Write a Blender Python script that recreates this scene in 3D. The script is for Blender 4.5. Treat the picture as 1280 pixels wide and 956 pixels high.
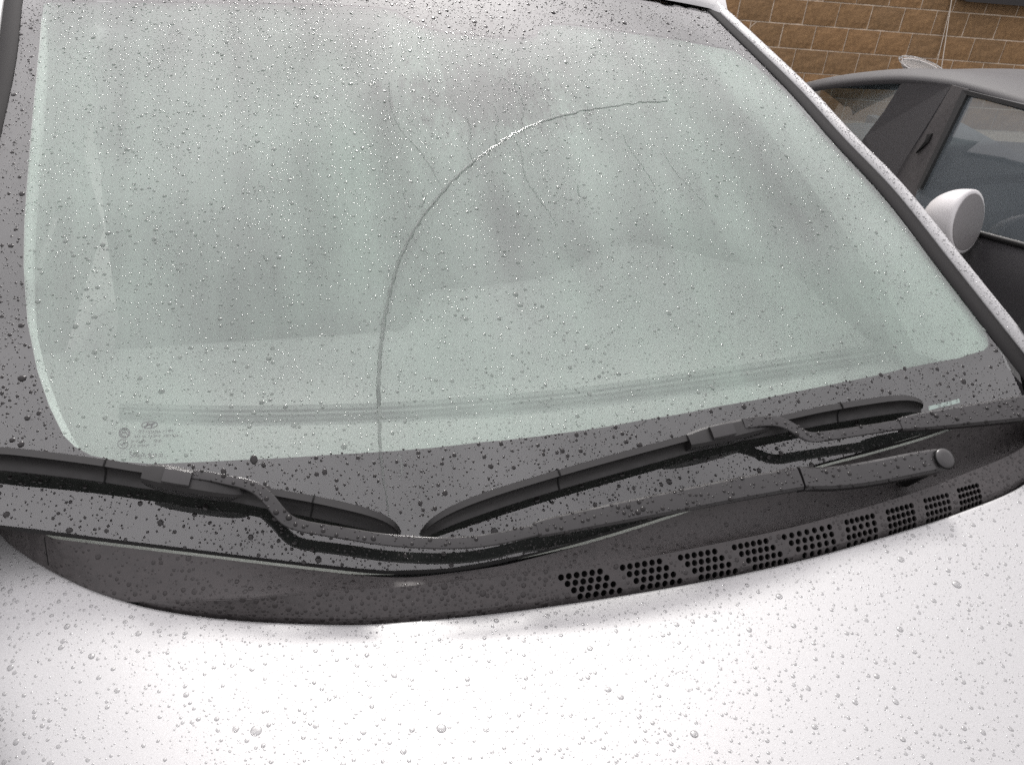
import bpy, bmesh, math, random
import numpy as np
from mathutils import Vector, Matrix, geometry

for o in list(bpy.data.objects): bpy.data.objects.remove(o)
random.seed(7); rng = np.random.default_rng(7)
SC = bpy.context.scene; COL = SC.collection

# ------------------------------------------------------------------ camera
CAM = np.array([-0.30937693, -0.60954267, 1.62711268]); YAW, PITCH, ROLL = 0.34482471, 0.56356738, 0.09777718
FPX = 1086.0                                     # focal length in pixels of a 1280 x 956 frame
def _axes():
    cy, sy, cp, sp = math.cos(YAW), math.sin(YAW), math.cos(PITCH), math.sin(PITCH)
    f = np.array([sy*cp, cy*cp, -sp]); r = np.array([cy, -sy, 0.0]); u = np.cross(r, f)
    return math.cos(ROLL)*r + math.sin(ROLL)*u, -math.sin(ROLL)*r + math.cos(ROLL)*u, f
CR, CU, CF = _axes()
cd = bpy.data.cameras.new('camera'); cam = bpy.data.objects.new('camera', cd); COL.objects.link(cam)
cd.sensor_width = 36; cd.sensor_fit = 'HORIZONTAL'; cd.lens = 36*FPX/1280; cd.clip_start = 0.02; cd.clip_end = 500
m = Matrix(((CR[0], CU[0], -CF[0], CAM[0]), (CR[1], CU[1], -CF[1], CAM[1]), (CR[2], CU[2], -CF[2], CAM[2]), (0, 0, 0, 1)))
cam.matrix_world = m; SC.camera = cam

# ------------------------------------------------------------------ overcast sky and veiled sun
SUN_EL, SUN_AZ = math.radians(47), math.radians(14)
w = bpy.data.worlds.new('World'); SC.world = w; w.use_nodes = True
nt = w.node_tree; nt.nodes.clear()
wo = nt.nodes.new('ShaderNodeOutputWorld'); bg = nt.nodes.new('ShaderNodeBackground')
sky = nt.nodes.new('ShaderNodeTexSky'); sky.sky_type = 'NISHITA'; sky.sun_disc = False
sky.sun_elevation = SUN_EL; sky.sun_rotation = SUN_AZ; sky.dust_density = 1.5; sky.air_density = 1.0; sky.ozone_density = 1.0
hs = nt.nodes.new('ShaderNodeHueSaturation'); hs.inputs['Saturation'].default_value = 0.10
tc = nt.nodes.new('ShaderNodeTexCoord'); cn = nt.nodes.new('ShaderNodeTexNoise'); cn.inputs['Scale'].default_value = 2.2
cn.inputs['Detail'].default_value = 4; cn.inputs['Roughness'].default_value = 0.5
mr = nt.nodes.new('ShaderNodeMapRange'); mr.inputs['From Min'].default_value = 0.3; mr.inputs['From Max'].default_value = 0.7
mr.inputs['To Min'].default_value = 0.72; mr.inputs['To Max'].default_value = 1.2
mx = nt.nodes.new('ShaderNodeMix'); mx.data_type = 'RGBA'; mx.blend_type = 'MULTIPLY'; mx.inputs[0].default_value = 1
gm = nt.nodes.new('ShaderNodeGamma'); gm.inputs[1].default_value = .55      # cloud evens the glow out
nt.links.new(sky.outputs[0], gm.inputs[0]); nt.links.new(gm.outputs[0], hs.inputs['Color']); nt.links.new(tc.outputs['Generated'], cn.inputs['Vector'])
nt.links.new(cn.outputs[0], mr.inputs[0]); nt.links.new(hs.outputs[0], mx.inputs[6]); nt.links.new(mr.outputs[0], mx.inputs[7])
tint = nt.nodes.new('ShaderNodeMix'); tint.data_type = 'RGBA'; tint.blend_type = 'MULTIPLY'; tint.inputs[0].default_value = 1
tint.inputs[7].default_value = (1.03, 0.975, 0.98, 1)
sx = nt.nodes.new('ShaderNodeSeparateXYZ'); nt.links.new(tc.outputs['Generated'], sx.inputs[0])
ov = nt.nodes.new('ShaderNodeMapRange'); ov.inputs['To Min'].default_value = .42; ov.inputs['To Max'].default_value = 1.45     # overcast: zenith three times the horizon
nt.links.new(sx.outputs[2], ov.inputs[0])
m3 = nt.nodes.new('ShaderNodeMix'); m3.data_type = 'RGBA'; m3.blend_type = 'MULTIPLY'; m3.inputs[0].default_value = 1
nt.links.new(mx.outputs[2], m3.inputs[6]); nt.links.new(ov.outputs[0], m3.inputs[7]); nt.links.new(m3.outputs[2], tint.inputs[6]); nt.links.new(tint.outputs[2], bg.inputs[0]); bg.inputs[1].default_value = 0.15
nt.links.new(bg.outputs[0], wo.inputs[0])
sl = bpy.data.lights.new('sun', 'SUN'); sun = bpy.data.objects.new('sun', sl); COL.objects.link(sun)
sl.energy = 0.6; sl.angle = math.radians(12); sl.color = (1.0, 0.97, 0.93)
sd = Vector((math.sin(SUN_AZ)*math.cos(SUN_EL), math.cos(SUN_AZ)*math.cos(SUN_EL), math.sin(SUN_EL)))
sun.rotation_euler = sd.to_track_quat('Z', 'Y').to_euler()
vs = SC.view_settings; vs.view_transform = 'Standard'; vs.look = 'None'; vs.gamma = 1; vs.exposure = 2.5
SC.render.engine = 'CYCLES'; cyc = SC.cycles
cyc.max_bounces = 14; cyc.transmission_bounces = 10; cyc.glossy_bounces = 6; cyc.diffuse_bounces = 3; cyc.transparent_max_bounces = 16
cyc.use_denoising = False; cyc.sample_clamp_indirect = 6

# ------------------------------------------------------------------ geometry of the place
WB, AB, CB, WT, YT, ZT, AT, CT, BUL, AB4, CB4 = (0.67443851, 0.23499092, 0.06131586, 0.57245245, 0.7770595, 0.41696228, 0.1414043, 0.03857564, 0.02250084, -0.13130744, -0.00495709)
_n0 = np.array([0, -ZT, YT]); _n0 /= np.linalg.norm(_n0)
def S(u, v):
    """a point of the windscreen's outer surface; u across -1..1, v up 0..1"""
    b = np.array([WB*u, AB*u*u + AB4*u**4, 1.0 + CB*u*u + CB4*u**4])
    t = np.array([WT*u, YT + AT*u*u, 1.0 + ZT - CT*u*u])
    return b*(1-v) + t*v + 4*v*(1-v)*BUL*_n0
def SN(u, v):
    e = 1e-4
    n = np.cross(S(u+e, v) - S(u-e, v), S(u, v+e) - S(u, v-e)); return n/np.linalg.norm(n)
def proj(P):
    d = np.asarray(P) - CAM; z = d @ CF
    return np.stack([640 + FPX*(d @ CR)/z, 478 - FPX*(d @ CU)/z], -1)
def ray(px, py):
    d = CF + CR*(px-640)/FPX - CU*(py-478)/FPX
    return d/np.linalg.norm(d)
def glass_uv(px, py, h=0.0):
    u, v = (px-680)/650.0, (700-py)/760.0
    q = np.array([px, py], float)
    for _ in range(25):
        f0 = proj(S(u, v) + h*SN(u, v)) - q
        if abs(f0).max() < 0.01: break
        e = 1e-4
        J = np.stack([(proj(S(u+e, v) + h*SN(u+e, v)) - q - f0)/e, (proj(S(u, v+e) + h*SN(u, v+e)) - q - f0)/e], 1)
        st = np.linalg.solve(J, -f0); st = np.clip(st, -.25, .25); u += st[0]; v += st[1]
    return u, v
def on_glass(px, py, h=0.0):
    u, v = glass_uv(px, py, h); return S(u, v) + h*SN(u, v)
def on_x(px, py, X):
    d = ray(px, py); return CAM + d*((X - CAM[0])/d[0])
def on_z(px, py, zf):
    d = ray(px, py); z = zf(0)
    for _ in range(40):
        P = CAM + d*((z - CAM[2])/d[2]); z = zf(P[0])
    return P
def smooth_path(pts, n):
    """Catmull-Rom through rows of numbers, n samples by arc of the first columns"""
    P = np.asarray(pts, float); k = len(P)
    out = []
    E = np.vstack([2*P[0]-P[1], P, 2*P[-1]-P[-2]])
    per = 12
    for i in range(k-1):
        p0, p1, p2, p3 = E[i], E[i+1], E[i+2], E[i+3]
        for j in range(per):
            t = j/per
            out.append(.5*((2*p1) + (-p0+p2)*t + (2*p0-5*p1+4*p2-p3)*t*t + (-p0+3*p1-3*p2+p3)*t**3))
    out.append(P[-1]); out = np.array(out)
    L = np.concatenate([[0], np.cumsum(np.linalg.norm(np.diff(out[:, :3], axis=0), axis=1))])
    s = np.linspace(0, L[-1], n)
    return np.stack([np.interp(s, L, out[:, c]) for c in range(P.shape[1])], 1)

# ------------------------------------------------------------------ materials
def mat(name, col, rough=.5, metal=0.0, spec=.5, coat=0.0, coat_rough=.05):
    M = bpy.data.materials.new(name); M.use_nodes = True; b = M.node_tree.nodes['Principled BSDF']
    b.inputs['Base Color'].default_value = (*col, 1); b.inputs['Roughness'].default_value = rough
    b.inputs['Metallic'].default_value = metal; b.inputs['Specular IOR Level'].default_value = spec
    b.inputs['Coat Weight'].default_value = coat; b.inputs['Coat Roughness'].default_value = coat_rough
    return M
def noise_node(M, scale, detail=4, rough=.55, stretch=None):
    t = M.node_tree; tc = t.nodes.new('ShaderNodeTexCoord'); n = t.nodes.new('ShaderNodeTexNoise')
    n.inputs['Scale'].default_value = scale; n.inputs['Detail'].default_value = detail; n.inputs['Roughness'].default_value = rough
    if stretch:
        mp = t.nodes.new('ShaderNodeMapping'); mp.inputs['Scale'].default_value = stretch
        t.links.new(tc.outputs['Object'], mp.inputs[0]); t.links.new(mp.outputs[0], n.inputs['Vector'])
    else: t.links.new(tc.outputs['Object'], n.inputs['Vector'])
    return n
def ramp_to(M, n, sock, a, b, lo=.35, hi=.65):
    t = M.node_tree; r = t.nodes.new('ShaderNodeMapRange')
    for k, x in (('From Min', lo), ('From Max', hi), ('To Min', a), ('To Max', b)): r.inputs[k].default_value = x
    t.links.new(n.outputs[0], r.inputs[0]); t.links.new(r.outputs[0], M.node_tree.nodes['Principled BSDF'].inputs[sock]); return r
def color_ramp(M, n, c0, c1, lo=.35, hi=.65):
    t = M.node_tree; r = t.nodes.new('ShaderNodeValToRGB')
    r.color_ramp.elements[0].position = lo; r.color_ramp.elements[0].color = (*c0, 1)
    r.color_ramp.elements[1].position = hi; r.color_ramp.elements[1].color = (*c1, 1)
    t.links.new(n.outputs[0], r.inputs[0]); t.links.new(r.outputs[0], t.nodes['Principled BSDF'].inputs['Base Color']); return r
def bump(M, n, strength, dist):
    t = M.node_tree; b = t.nodes.new('ShaderNodeBump'); b.inputs['Strength'].default_value = strength; b.inputs['Distance'].default_value = dist
    t.links.new(n.outputs[0], b.inputs['Height']); t.links.new(b.outputs[0], t.nodes['Principled BSDF'].inputs['Normal'])

def paint(name, col, rough):
    M = mat(name, col, rough, .5, .5, .30, .30)
    fl = noise_node(M, 1500, 1); color_ramp(M, fl, tuple(c*.86 for c in col), tuple(min(1, c*1.1) for c in col), .3, .7)
    return M
M_SILVER = paint('silver_paint', (.315, .317, .318), .44)
M_DARKPAINT = mat('dark_grey_paint', (.026, .025, .027), .6, 0, .3, .0, .2)
g = noise_node(M_DARKPAINT, 420, 2); bump(M_DARKPAINT, g, .35, .002)
M_PLASTIC = mat('cowl_plastic', (.022, .021, .021), .42, 0, .5)
g = noise_node(M_PLASTIC, 110, 6, .7); ramp_to(M_PLASTIC, g, 'Roughness', .55, .68, .42, .58); color_ramp(M_PLASTIC, g, (.027, .0242, .0242), (.040, .036, .036), .42, .58)
g2 = noise_node(M_PLASTIC, 900, 2); bump(M_PLASTIC, g2, .12, .0006)
M_ARM = mat('wiper_plastic', (.014, .0132, .0135), .40, 0, .5)
g = noise_node(M_ARM, 60, 5, .6); ramp_to(M_ARM, g, 'Roughness', .27, .45)
M_RUBBER = mat('rubber', (.012, .012, .012), .55, 0, .4)
M_MOULD = mat('moulding_rubber', (.010, .0095, .0098), .8, 0, .25)
M_BLADE = mat('blade_rubber', (.010, .0095, .0095), .45, 0, .4)
g = noise_node(M_BLADE, 50, 5, .6); ramp_to(M_BLADE, g, 'Roughness', .40, .58)
M_FRIT = mat('black_ceramic', (.007, .0065, .0065), .6, 0, .2)
M_TRIM = mat('pale_interior_trim', (.66, .68, .66), .7)
M_DASH = mat('dashboard_vinyl', (.36, .36, .35), .65); g = noise_node(M_DASH, 500, 2); bump(M_DASH, g, .3, .001)
M_SEAT = mat('seat_cloth', (.08, .08, .083), .9)
M_HEAD = mat('headliner_cloth', (.16, .16, .158), .9)
M_BLACK = mat('cavity_black', (.004, .004, .004), .8, 0, .2)
M_INK = mat('etched_print', (.012, .018, .016), .7, 0, .1)

def thin_glass(name, tint, ior, rough=.0, haze=None):
    M = bpy.data.materials.new(name); M.use_nodes = True; t = M.node_tree; t.nodes.clear()
    o = t.nodes.new('ShaderNodeOutputMaterial'); mixs = t.nodes.new('ShaderNodeMixShader'); tr = t.nodes.new('ShaderNodeBsdfTransparent')
    gl = t.nodes.new('ShaderNodeBsdfGlossy'); fr = t.nodes.new('ShaderNodeFresnel'); ge = t.nodes.new('ShaderNodeNewGeometry')
    mp = t.nodes.new('ShaderNodeMapRange'); mp.inputs['To Min'].default_value = ior; mp.inputs['To Max'].default_value = 1/ior
    tr.inputs[0].default_value = (*tint, 1); gl.inputs['Roughness'].default_value = rough; gl.inputs[0].default_value = (1, 1, 1, 1)
    t.links.new(ge.outputs['Backfacing'], mp.inputs[0]); t.links.new(mp.outputs[0], fr.inputs['IOR'])
    src = tr
    if haze:                                     # rain mist on the pane; the cabin glass uses it to block light
        hz = t.nodes.new('ShaderNodeMixShader'); hz.inputs[0].default_value = haze[0]; hd = t.nodes.new('ShaderNodeBsdfDiffuse'); hd.inputs[0].default_value = (*haze[1], 1)
        t.links.new(tr.outputs[0], hz.inputs[1]); t.links.new(hd.outputs[0], hz.inputs[2]); src = hz
    t.links.new(fr.outputs[0], mixs.inputs[0]); t.links.new(src.outputs[0], mixs.inputs[1]); t.links.new(gl.outputs[0], mixs.inputs[2])
    t.links.new(mixs.outputs[0], o.inputs[0]); return M
M_GLASS = thin_glass('windscreen_glass', (.88, .93, .905), 1.85, .02)
M_SIDEGLASS = thin_glass('side_glass', (.62, .72, .72), 1.55, .03, (.45, (.13, .15, .165)))

M_FRONTGLASS = thin_glass('misted_front_glass', (.62, .72, .74), 1.55, .03, (.6, (.15, .18, .195)))
M_WATER = bpy.data.materials.new('water'); M_WATER.use_nodes = True
b = M_WATER.node_tree.nodes['Principled BSDF']; b.inputs['Base Color'].default_value = (1, 1, 1, 1); b.inputs['Roughness'].default_value = 0.0
b.inputs['Transmission Weight'].default_value = 1.0; b.inputs['IOR'].default_value = 1.333

M_WATERBLACK = mat('water_on_black', (.012, .011, .011), .03, 0, .5); M_WATERBLACK.node_tree.nodes['Principled BSDF'].inputs['IOR'].default_value = 1.333
def water_over(name, col, metal, rough, fac):
    M = mat(name, col, rough, metal); _t = M.node_tree; _b = _t.nodes['Principled BSDF']
    _w = _t.nodes.new('ShaderNodeBsdfPrincipled'); _w.inputs['Transmission Weight'].default_value = 1; _w.inputs['IOR'].default_value = 1.333; _w.inputs['Roughness'].default_value = 0; _w.inputs['Base Color'].default_value = (1, 1, 1, 1)
    _m = _t.nodes.new('ShaderNodeMixShader'); _m.inputs[0].default_value = fac; _t.links.new(_b.outputs[0], _m.inputs[1]); _t.links.new(_w.outputs[0], _m.inputs[2]); _t.links.new(_m.outputs[0], _t.nodes['Material Output'].inputs[0]); return M
M_WATERRUN = water_over('running_water', (.10, .112, .105), 0, .05, .72)
M_WATERCOWL = mat('water_on_cowl', (.026, .0235, .0235), .05, 0, .5); M_WATERCOWL.node_tree.nodes['Principled BSDF'].inputs['IOR'].default_value = 1.333
M_WATERMIST = water_over('water_on_mist', (.085, .095, .089), 0, .04, .5)       # a drop over the misted pane: part lens, part grey of the mist below
M_WATERSILVER = water_over('water_on_silver', (.315, .317, .318), .5, .35, .45)
# condensation: a milky translucent film on the inside of the windscreen
def film_material(patch, px_dir):
    M = bpy.data.materials.new('condensation'); M.use_nodes = True; t = M.node_tree; t.nodes.clear()
    o = t.nodes.new('ShaderNodeOutputMaterial'); mixs = t.nodes.new('ShaderNodeMixShader'); tr = t.nodes.new('ShaderNodeBsdfTransparent')
    df = t.nodes.new('ShaderNodeBsdfDiffuse'); tl = t.nodes.new('ShaderNodeBsdfTranslucent'); m2 = t.nodes.new('ShaderNodeMixShader')
    colr = (.325, .395, .350, 1)
    df.inputs[0].default_value = colr; tl.inputs[0].default_value = colr; m2.inputs[0].default_value = .35
    t.links.new(df.outputs[0], m2.inputs[1]); t.links.new(tl.outputs[0], m2.inputs[2])
    tc = t.nodes.new('ShaderNodeTexCoord')
    mp = t.nodes.new('ShaderNodeMapping'); mp.inputs['Scale'].default_value = (13, 1.6, 1.6)  # upright film streaks, also painting in the bright cloud reflections
    n1 = t.nodes.new('ShaderNodeTexNoise'); n1.inputs['Scale'].default_value = 1.0; n1.inputs['Detail'].default_value = 5
    n2 = t.nodes.new('ShaderNodeTexNoise'); n2.inputs['Scale'].default_value = 3.4; n2.inputs['Detail'].default_value = 3
    t.links.new(tc.outputs['Object'], mp.inputs[0]); t.links.new(mp.outputs[0], n1.inputs[0]); t.links.new(tc.outputs['Object'], n2.inputs[0])
    add = t.nodes.new('ShaderNodeMath'); add.operation = 'ADD'; t.links.new(n1.outputs[0], add.inputs[0]); t.links.new(n2.outputs[0], add.inputs[1])
    r = t.nodes.new('ShaderNodeMapRange')
    for k, x in (('From Min', .72), ('From Max', 1.28), ('To Min', FILM[0]), ('To Max', FILM[1])): r.inputs[k].default_value = x
    t.links.new(add.outputs[0], r.inputs[0])
    # a washed patch where water has run over the glass and the film is thinner
    vm = t.nodes.new('ShaderNodeVectorMath'); vm.operation = 'SUBTRACT'; vm.inputs[1].default_value = tuple(patch)
    t.links.new(tc.outputs['Object'], vm.inputs[0])
    mq = t.nodes.new('ShaderNodeMapping'); mq.inputs['Rotation'].default_value = (0, 0, px_dir); mq.inputs['Scale'].default_value = (1/.15, 1/.085, 1/.085)
    mq.vector_type = 'POINT'
    t.links.new(vm.outputs[0], mq.inputs[0])
    ln = t.nodes.new('ShaderNodeVectorMath'); ln.operation = 'LENGTH'; t.links.new(mq.outputs[0], ln.inputs[0])
    n3 = t.nodes.new('ShaderNodeTexNoise'); n3.inputs['Scale'].default_value = 1.0; n3.inputs['Detail'].default_value = 6; n3.inputs['Roughness'].default_value = .7
    mp3 = t.nodes.new('ShaderNodeMapping'); mp3.inputs['Scale'].default_value = (110, 30, 30); t.links.new(tc.outputs['Object'], mp3.inputs[0]); t.links.new(mp3.outputs[0], n3.inputs[0])
    mul = t.nodes.new('ShaderNodeMath'); mul.operation = 'MULTIPLY_ADD'; mul.inputs[1].default_value = 2.6; t.links.new(n3.outputs[0], mul.inputs[0]); t.links.new(ln.outputs['Value'], mul.inputs[2])
    rr = t.nodes.new('ShaderNodeMapRange')
    for k, x in (('From Min', 1.65), ('From Max', 2.35), ('To Min', .45), ('To Max', 1.0)): rr.inputs[k].default_value = x
    t.links.new(mul.outputs[0], rr.inputs[0])
    fm = t.nodes.new('ShaderNodeMath'); fm.operation = 'MULTIPLY'; t.links.new(r.outputs[0], fm.inputs[0]); t.links.new(rr.outputs[0], fm.inputs[1])
    t.links.new(fm.outputs[0], mixs.inputs[0]); t.links.new(tr.outputs[0], mixs.inputs[1]); t.links.new(m2.outputs[0], mixs.inputs[2]); t.links.new(mixs.outputs[0], o.inputs[0])
    return M
FILM = (.30, .78)

# ------------------------------------------------------------------ mesh helpers
def link(name, me, material, parent=None, smooth=True):
    if material: me.materials.append(material)
    if smooth and len(me.polygons): me.polygons.foreach_set('use_smooth', [True]*len(me.polygons))
    o = bpy.data.objects.new(name, me); COL.objects.link(o)
    if parent:
        o.parent = parent; o.matrix_parent_inverse = parent_world(parent).inverted()
    return o
def parent_world(p):
    mw = Matrix.Translation(p.location)
    return (parent_world(p.parent) @ p.matrix_parent_inverse @ mw) if p.parent else mw
def mesh(name, verts, faces):
    me = bpy.data.meshes.new(name); me.from_pydata([tuple(map(float, v)) for v in verts], [], faces); me.update(); return me
def part(name, verts, faces, material, parent=None, smooth=True):
    return link(name, mesh(name, verts, faces), material, parent, smooth)
def grid_faces(nr, nc, off=0, flip=False):
    F = []
    for i in range(nr-1):
        for j in range(nc-1):
            a = off + i*nc + j; q = (a, a+1, a+nc+1, a+nc); F.append(q[::-1] if flip else q)
    return F
def solidify(o, t, offset=-1):
    md = o.modifiers.new('thick', 'SOLIDIFY'); md.thickness = t; md.offset = offset; return o
def empty(name, loc, label=None, cat=None, group=None, kind=None):
    o = bpy.data.objects.new(name, None); COL.objects.link(o); o.location = loc; o.empty_display_size = .05
    tag(o, label, cat, group, kind); return o
def tag(o, label=None, cat=None, group=None, kind=None):
    for k, x in (('label', label), ('category', cat), ('group', group), ('kind', kind)):
        if x: o[k] = x
    return o
def loft(sections, closed=True, caps=True):
    """sections: list of (k,3) arrays"""
    k = len(sections[0]); V = np.concatenate(sections); F = []
    for i in range(len(sections)-1):
        for j in range(k if closed else k-1):
            a = i*k + j; b2 = i*k + (j+1) % k; F.append((a, b2, b2+k, a+k))
    if caps and closed:
        F.append(tuple(range(k))[::-1]); F.append(tuple(range(len(V)-k, len(V))))
    return V, F
def frames(P):
    T = np.gradient(P, axis=0); T /= np.linalg.norm(T, axis=1)[:, None]; return T
def tri_region(outer, holes, step, keep=None):
    """constrained triangulation of a polygon in (u,v) with grid points inside"""
    def inside(pt, poly):
        c = False; j = len(poly)-1
        for i in range(len(poly)):
            a, b2 = poly[i], poly[j]
            if (a[1] > pt[1]) != (b2[1] > pt[1]) and pt[0] < (b2[0]-a[0])*(pt[1]-a[1])/(b2[1]-a[1]) + a[0]: c = not c
            j = i
        return c
    pts = []; edges = []
    for poly in [outer]+holes:
        s0 = len(pts); pts += [tuple(p) for p in poly]
        edges += [(s0+i, s0+(i+1) % len(poly)) for i in range(len(poly))]
    o = np.array(outer)
    for gu in np.arange(o[:, 0].min(), o[:, 0].max(), step):
        for gv in np.arange(o[:, 1].min(), o[:, 1].max(), step):
            if inside((gu, gv), outer) and not any(inside((gu, gv), h) for h in holes): pts.append((gu, gv))
    r = geometry.delaunay_2d_cdt([Vector(p) for p in pts], edges, [], 0, 1e-6)
    V = [(p.x, p.y) for p in r[0]]
    F = []
    for f in r[2]:
        c2 = np.mean([V[i] for i in f], axis=0)
        if inside(c2, outer) and not any(inside(c2, h) for h in holes): F.append(tuple(f))
    return V, F
def densify(poly, d):
    out = []
    P = np.array(poly); 
    for i in range(len(P)):
        a, b2 = P[i], P[(i+1) % len(P)]; n = max(1, int(np.linalg.norm(b2-a)/d))
        out += [a + (b2-a)*k/n for k in range(n)]
    return out

# ================================================================== ground
gx = np.array([-60, -8, -2, 1.2, 2.2, 6, 60]); gz = np.array([-.03, -.03, -.03, -.05, -.24, -.28, -.28])
gv = [(x, y, z) for y in (-60, -6, 0, 4, 60) for x, z in zip(gx, gz)]
M_ASPH = mat('asphalt', (.05, .05, .05), .7); g = noise_node(M_ASPH, 120, 6); color_ramp(M_ASPH, g, (.032, .032, .033), (.075, .073, .07)); bump(M_ASPH, g, .4, .01)
o = part('ground', gv, grid_faces(5, 7), M_ASPH, None, False); tag(o, 'wet grey asphalt of the car park', None, None, 'structure')

# ================================================================== silver car
car = empty('silver_car', (0, 1.0, 0), 'silver car in the foreground, its wet windscreen and bonnet filling the picture', 'car')

# ---- windscreen
bottom_px = [(-150, 632), (-70, 645), (0, 656), (120, 671), (250, 687), (400, 705), (485, 713), (560, 710), (640, 696), (790, 655), (1005, 584), (1090, 561), (1172, 537), (1278, 497)]
right_px = [(1275, 488), (1246, 425), (1226, 384), (1182, 328), (1114, 242), (1051, 176), (998, 117), (942, 62), (900, 22)]
top_px = [(887, 13), (805, -2), (700, -15), (560, -25), (400, -32), (200, -38), (18, -44)]
left_px = [(12, 0), (0, 85), (-34, 230), (-80, 420), (-125, 560)]
outer_uv = [glass_uv(*q) for q in bottom_px+right_px+top_px+left_px]
clear_px = [(52, 0), (48, 50), (43, 100), (36, 180), (29, 270), (28, 330), (33, 400), (45, 460), (60, 505), (78, 542), (92, 556), (112, 567), (150, 575), (190, 578), (300, 573), (420, 566), (475, 563),
            (600, 551), (700, 540), (800, 524), (900, 506), (1000, 487), (1100, 467), (1200, 446), (1232, 436), (1238, 430), (1237, 421), (1220, 382), (1176, 327), (1108, 242), (1045, 177), (992, 119), (945, 77), (920, 60),
            (850, 46), (780, 36), (720, 28), (692, 26), (677, 29), (672, 40), (655, 45), (620, 43), (560, 37), (530, 30), (510, 19), (495, 10), (470, 5), (400, 2), (300, 0), (200, -1), (100, -2), (60, -2)]
clear_uv = [glass_uv(*q) for q in clear_px]
outer_uv = densify(outer_uv, .035); clear_uv = densify(clear_uv, .03)
V, F = tri_region(outer_uv, [], .05)
glass = part('windscreen', [S(*p) for p in V], F, M_GLASS, car)
glass['label'] = 'wet green tinted windscreen glass'
# make sure the glass faces outwards
def face_out(o, ref):
    me = o.data
    if len(me.polygons) and sum(p.normal.dot(Vector(ref)) for p in me.polygons) < 0: me.flip_normals()
face_out(glass, (0, -.5, .85))
V, F = tri_region(outer_uv, [clear_uv], .05)
o = part('ceramic_border', [S(*p) - .004*SN(*p) for p in V], F, M_FRIT, glass); face_out(o, (0, -.5, .85)); o['label'] = 'black printed border round the glass'
# fading dots at the top and right of the printed border
dv, df = [], []
def dot(c, n, r, k=6):
    t1 = np.cross(n, [1, 0, 0]); t1 /= np.linalg.norm(t1); t2 = np.cross(n, t1); b0 = len(dv)
    for a in range(k): dv.append(c + r*(math.cos(2*math.pi*a/k)*t1 + math.sin(2*math.pi*a/k)*t2))
    df.append(tuple(range(b0, b0+k)))
cl = np.array(clear_px, float)
for i in range(27, len(cl)-1):
    a, b2 = cl[i], cl[i+1]; L = np.linalg.norm(b2-a); nrm = np.array([-(b2-a)[1], (b2-a)[0]])/max(L, 1e-6)
    for row, (dist, rr) in enumerate(((-2.2, .0012), (-5.0, .0010), (-7.6, .0007))):
        for k in range(int(L/2.7)):
            q = a + (b2-a)*((k+.5*(row % 2))*2.7/L) + nrm*dist
            uv = glass_uv(*q); dot(S(*uv) - .0042*SN(*uv), SN(*uv), rr)
if dv: o = part('border_dots', dv, df, M_FRIT, glass, False); o['kind'] = 'stuff'
V, F = tri_region(clear_uv, [], .05)
pc = on_glass(610, 118)
o = part('condensation_film', [S(*p) - .006*SN(*p) for p in V], F, film_material(pc, -.35), glass); face_out(o, (0, -.5, .85)); o['label'] = 'misted inner face of the windscreen'
# glass edge along the cowl
eb = smooth_path([on_glass(*q) for q in bottom_px], 90)
V = np.concatenate([eb, eb - np.array([0, -.0005, .0055])]); o = part('glass_edge', V, grid_faces(2, 90), M_RUBBER, glass)

# ---- print on the glass, lower corner
def print_frame(px, py):
    P = on_glass(px, py, -.0015); R = on_glass(px+20, py-.5, -.0015) - P; U = on_glass(px-1, py-20, -.0015) - P
    return P, R/20, U/20               # per pixel of the photograph
def stroke_mesh(strokes, wpx, org):
    P, R, U = print_frame(*org); V, F = [], []
    for st in strokes:
        st = np.array(st, float)
        for a, b2 in zip(st[:-1], st[1:]):
            d = b2-a; L = np.linalg.norm(d)
            if L < 1e-6: continue
            n = np.array([-d[1], d[0]])/L*wpx/2; e = d/L*wpx*.3; k = len(V)
            for q in (a-e+n, b2+e+n, b2+e-n, a-e-n): V.append(P + R*q[0] + U*q[1])
            F.append((k, k+1, k+2, k+3))
    return V, F
def ell(cx, cy, rx, ry, k=28, sk=0.0):
    return [(cx + rx*math.cos(2*math.pi*i/k) + sk*ry*math.sin(2*math.pi*i/k), cy + ry*math.sin(2*math.pi*i/k)) for i in range(k+1)]
org = (187, 531)
V, F = stroke_mesh([ell(0, 0, 9.8, 4.2, 28, .25)], 1.0, org); o = part('emblem_ring', V, F, M_INK, glass, False)
V, F = stroke_mesh([[(-6.2, -2.2), (-3.6, -1.2), (-2.2, 2.6)], [(-3.3, -.4), (0, .5), (3.3, .4)], [(2.0, -2.8), (3.6, 1.0), (6.4, 2.2)]], 1.9, org); o = part('emblem_letter', V, F, M_INK, glass, False)
V, F = stroke_mesh([ell(-31.5, -9, 6.6, 6.0), ell(-31.5, -9, 5.0, 4.5), [(-34.5, -10.5), (-34, -7), (-32, -9.5), (-30.5, -7), (-29, -10.5)]], 1.0, org); part('approval_mark', V, F, M_INK, glass, False)
V, F = stroke_mesh([ell(-34, -22.5, 6.2, 5.4), [(-37, -22), (-35, -24.5), (-33.5, -21), (-31, -23.5)]], .9, org); part('approval_mark', V, F, M_INK, glass, False)
def scribble(x0, x1, y, h, seed):
    r = random.Random(seed); out = []; x = x0
    while x < x1:
        wd = r.uniform(1.6, 2.6); k = r.random()
        if k < .3: out.append([(x, y-h), (x, y+h), (x+wd*.8, y+h*.2)])
        elif k < .6: out.append([(x, y+h), (x+wd*.8, y+h), (x+wd*.7, y-h), (x, y-h)])
        elif k < .85: out.append([(x, y-h), (x+wd*.4, y+h), (x+wd*.8, y-h)])
        x += wd + .55
        if r.random() < .1: x += 2.2
    return out
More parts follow.
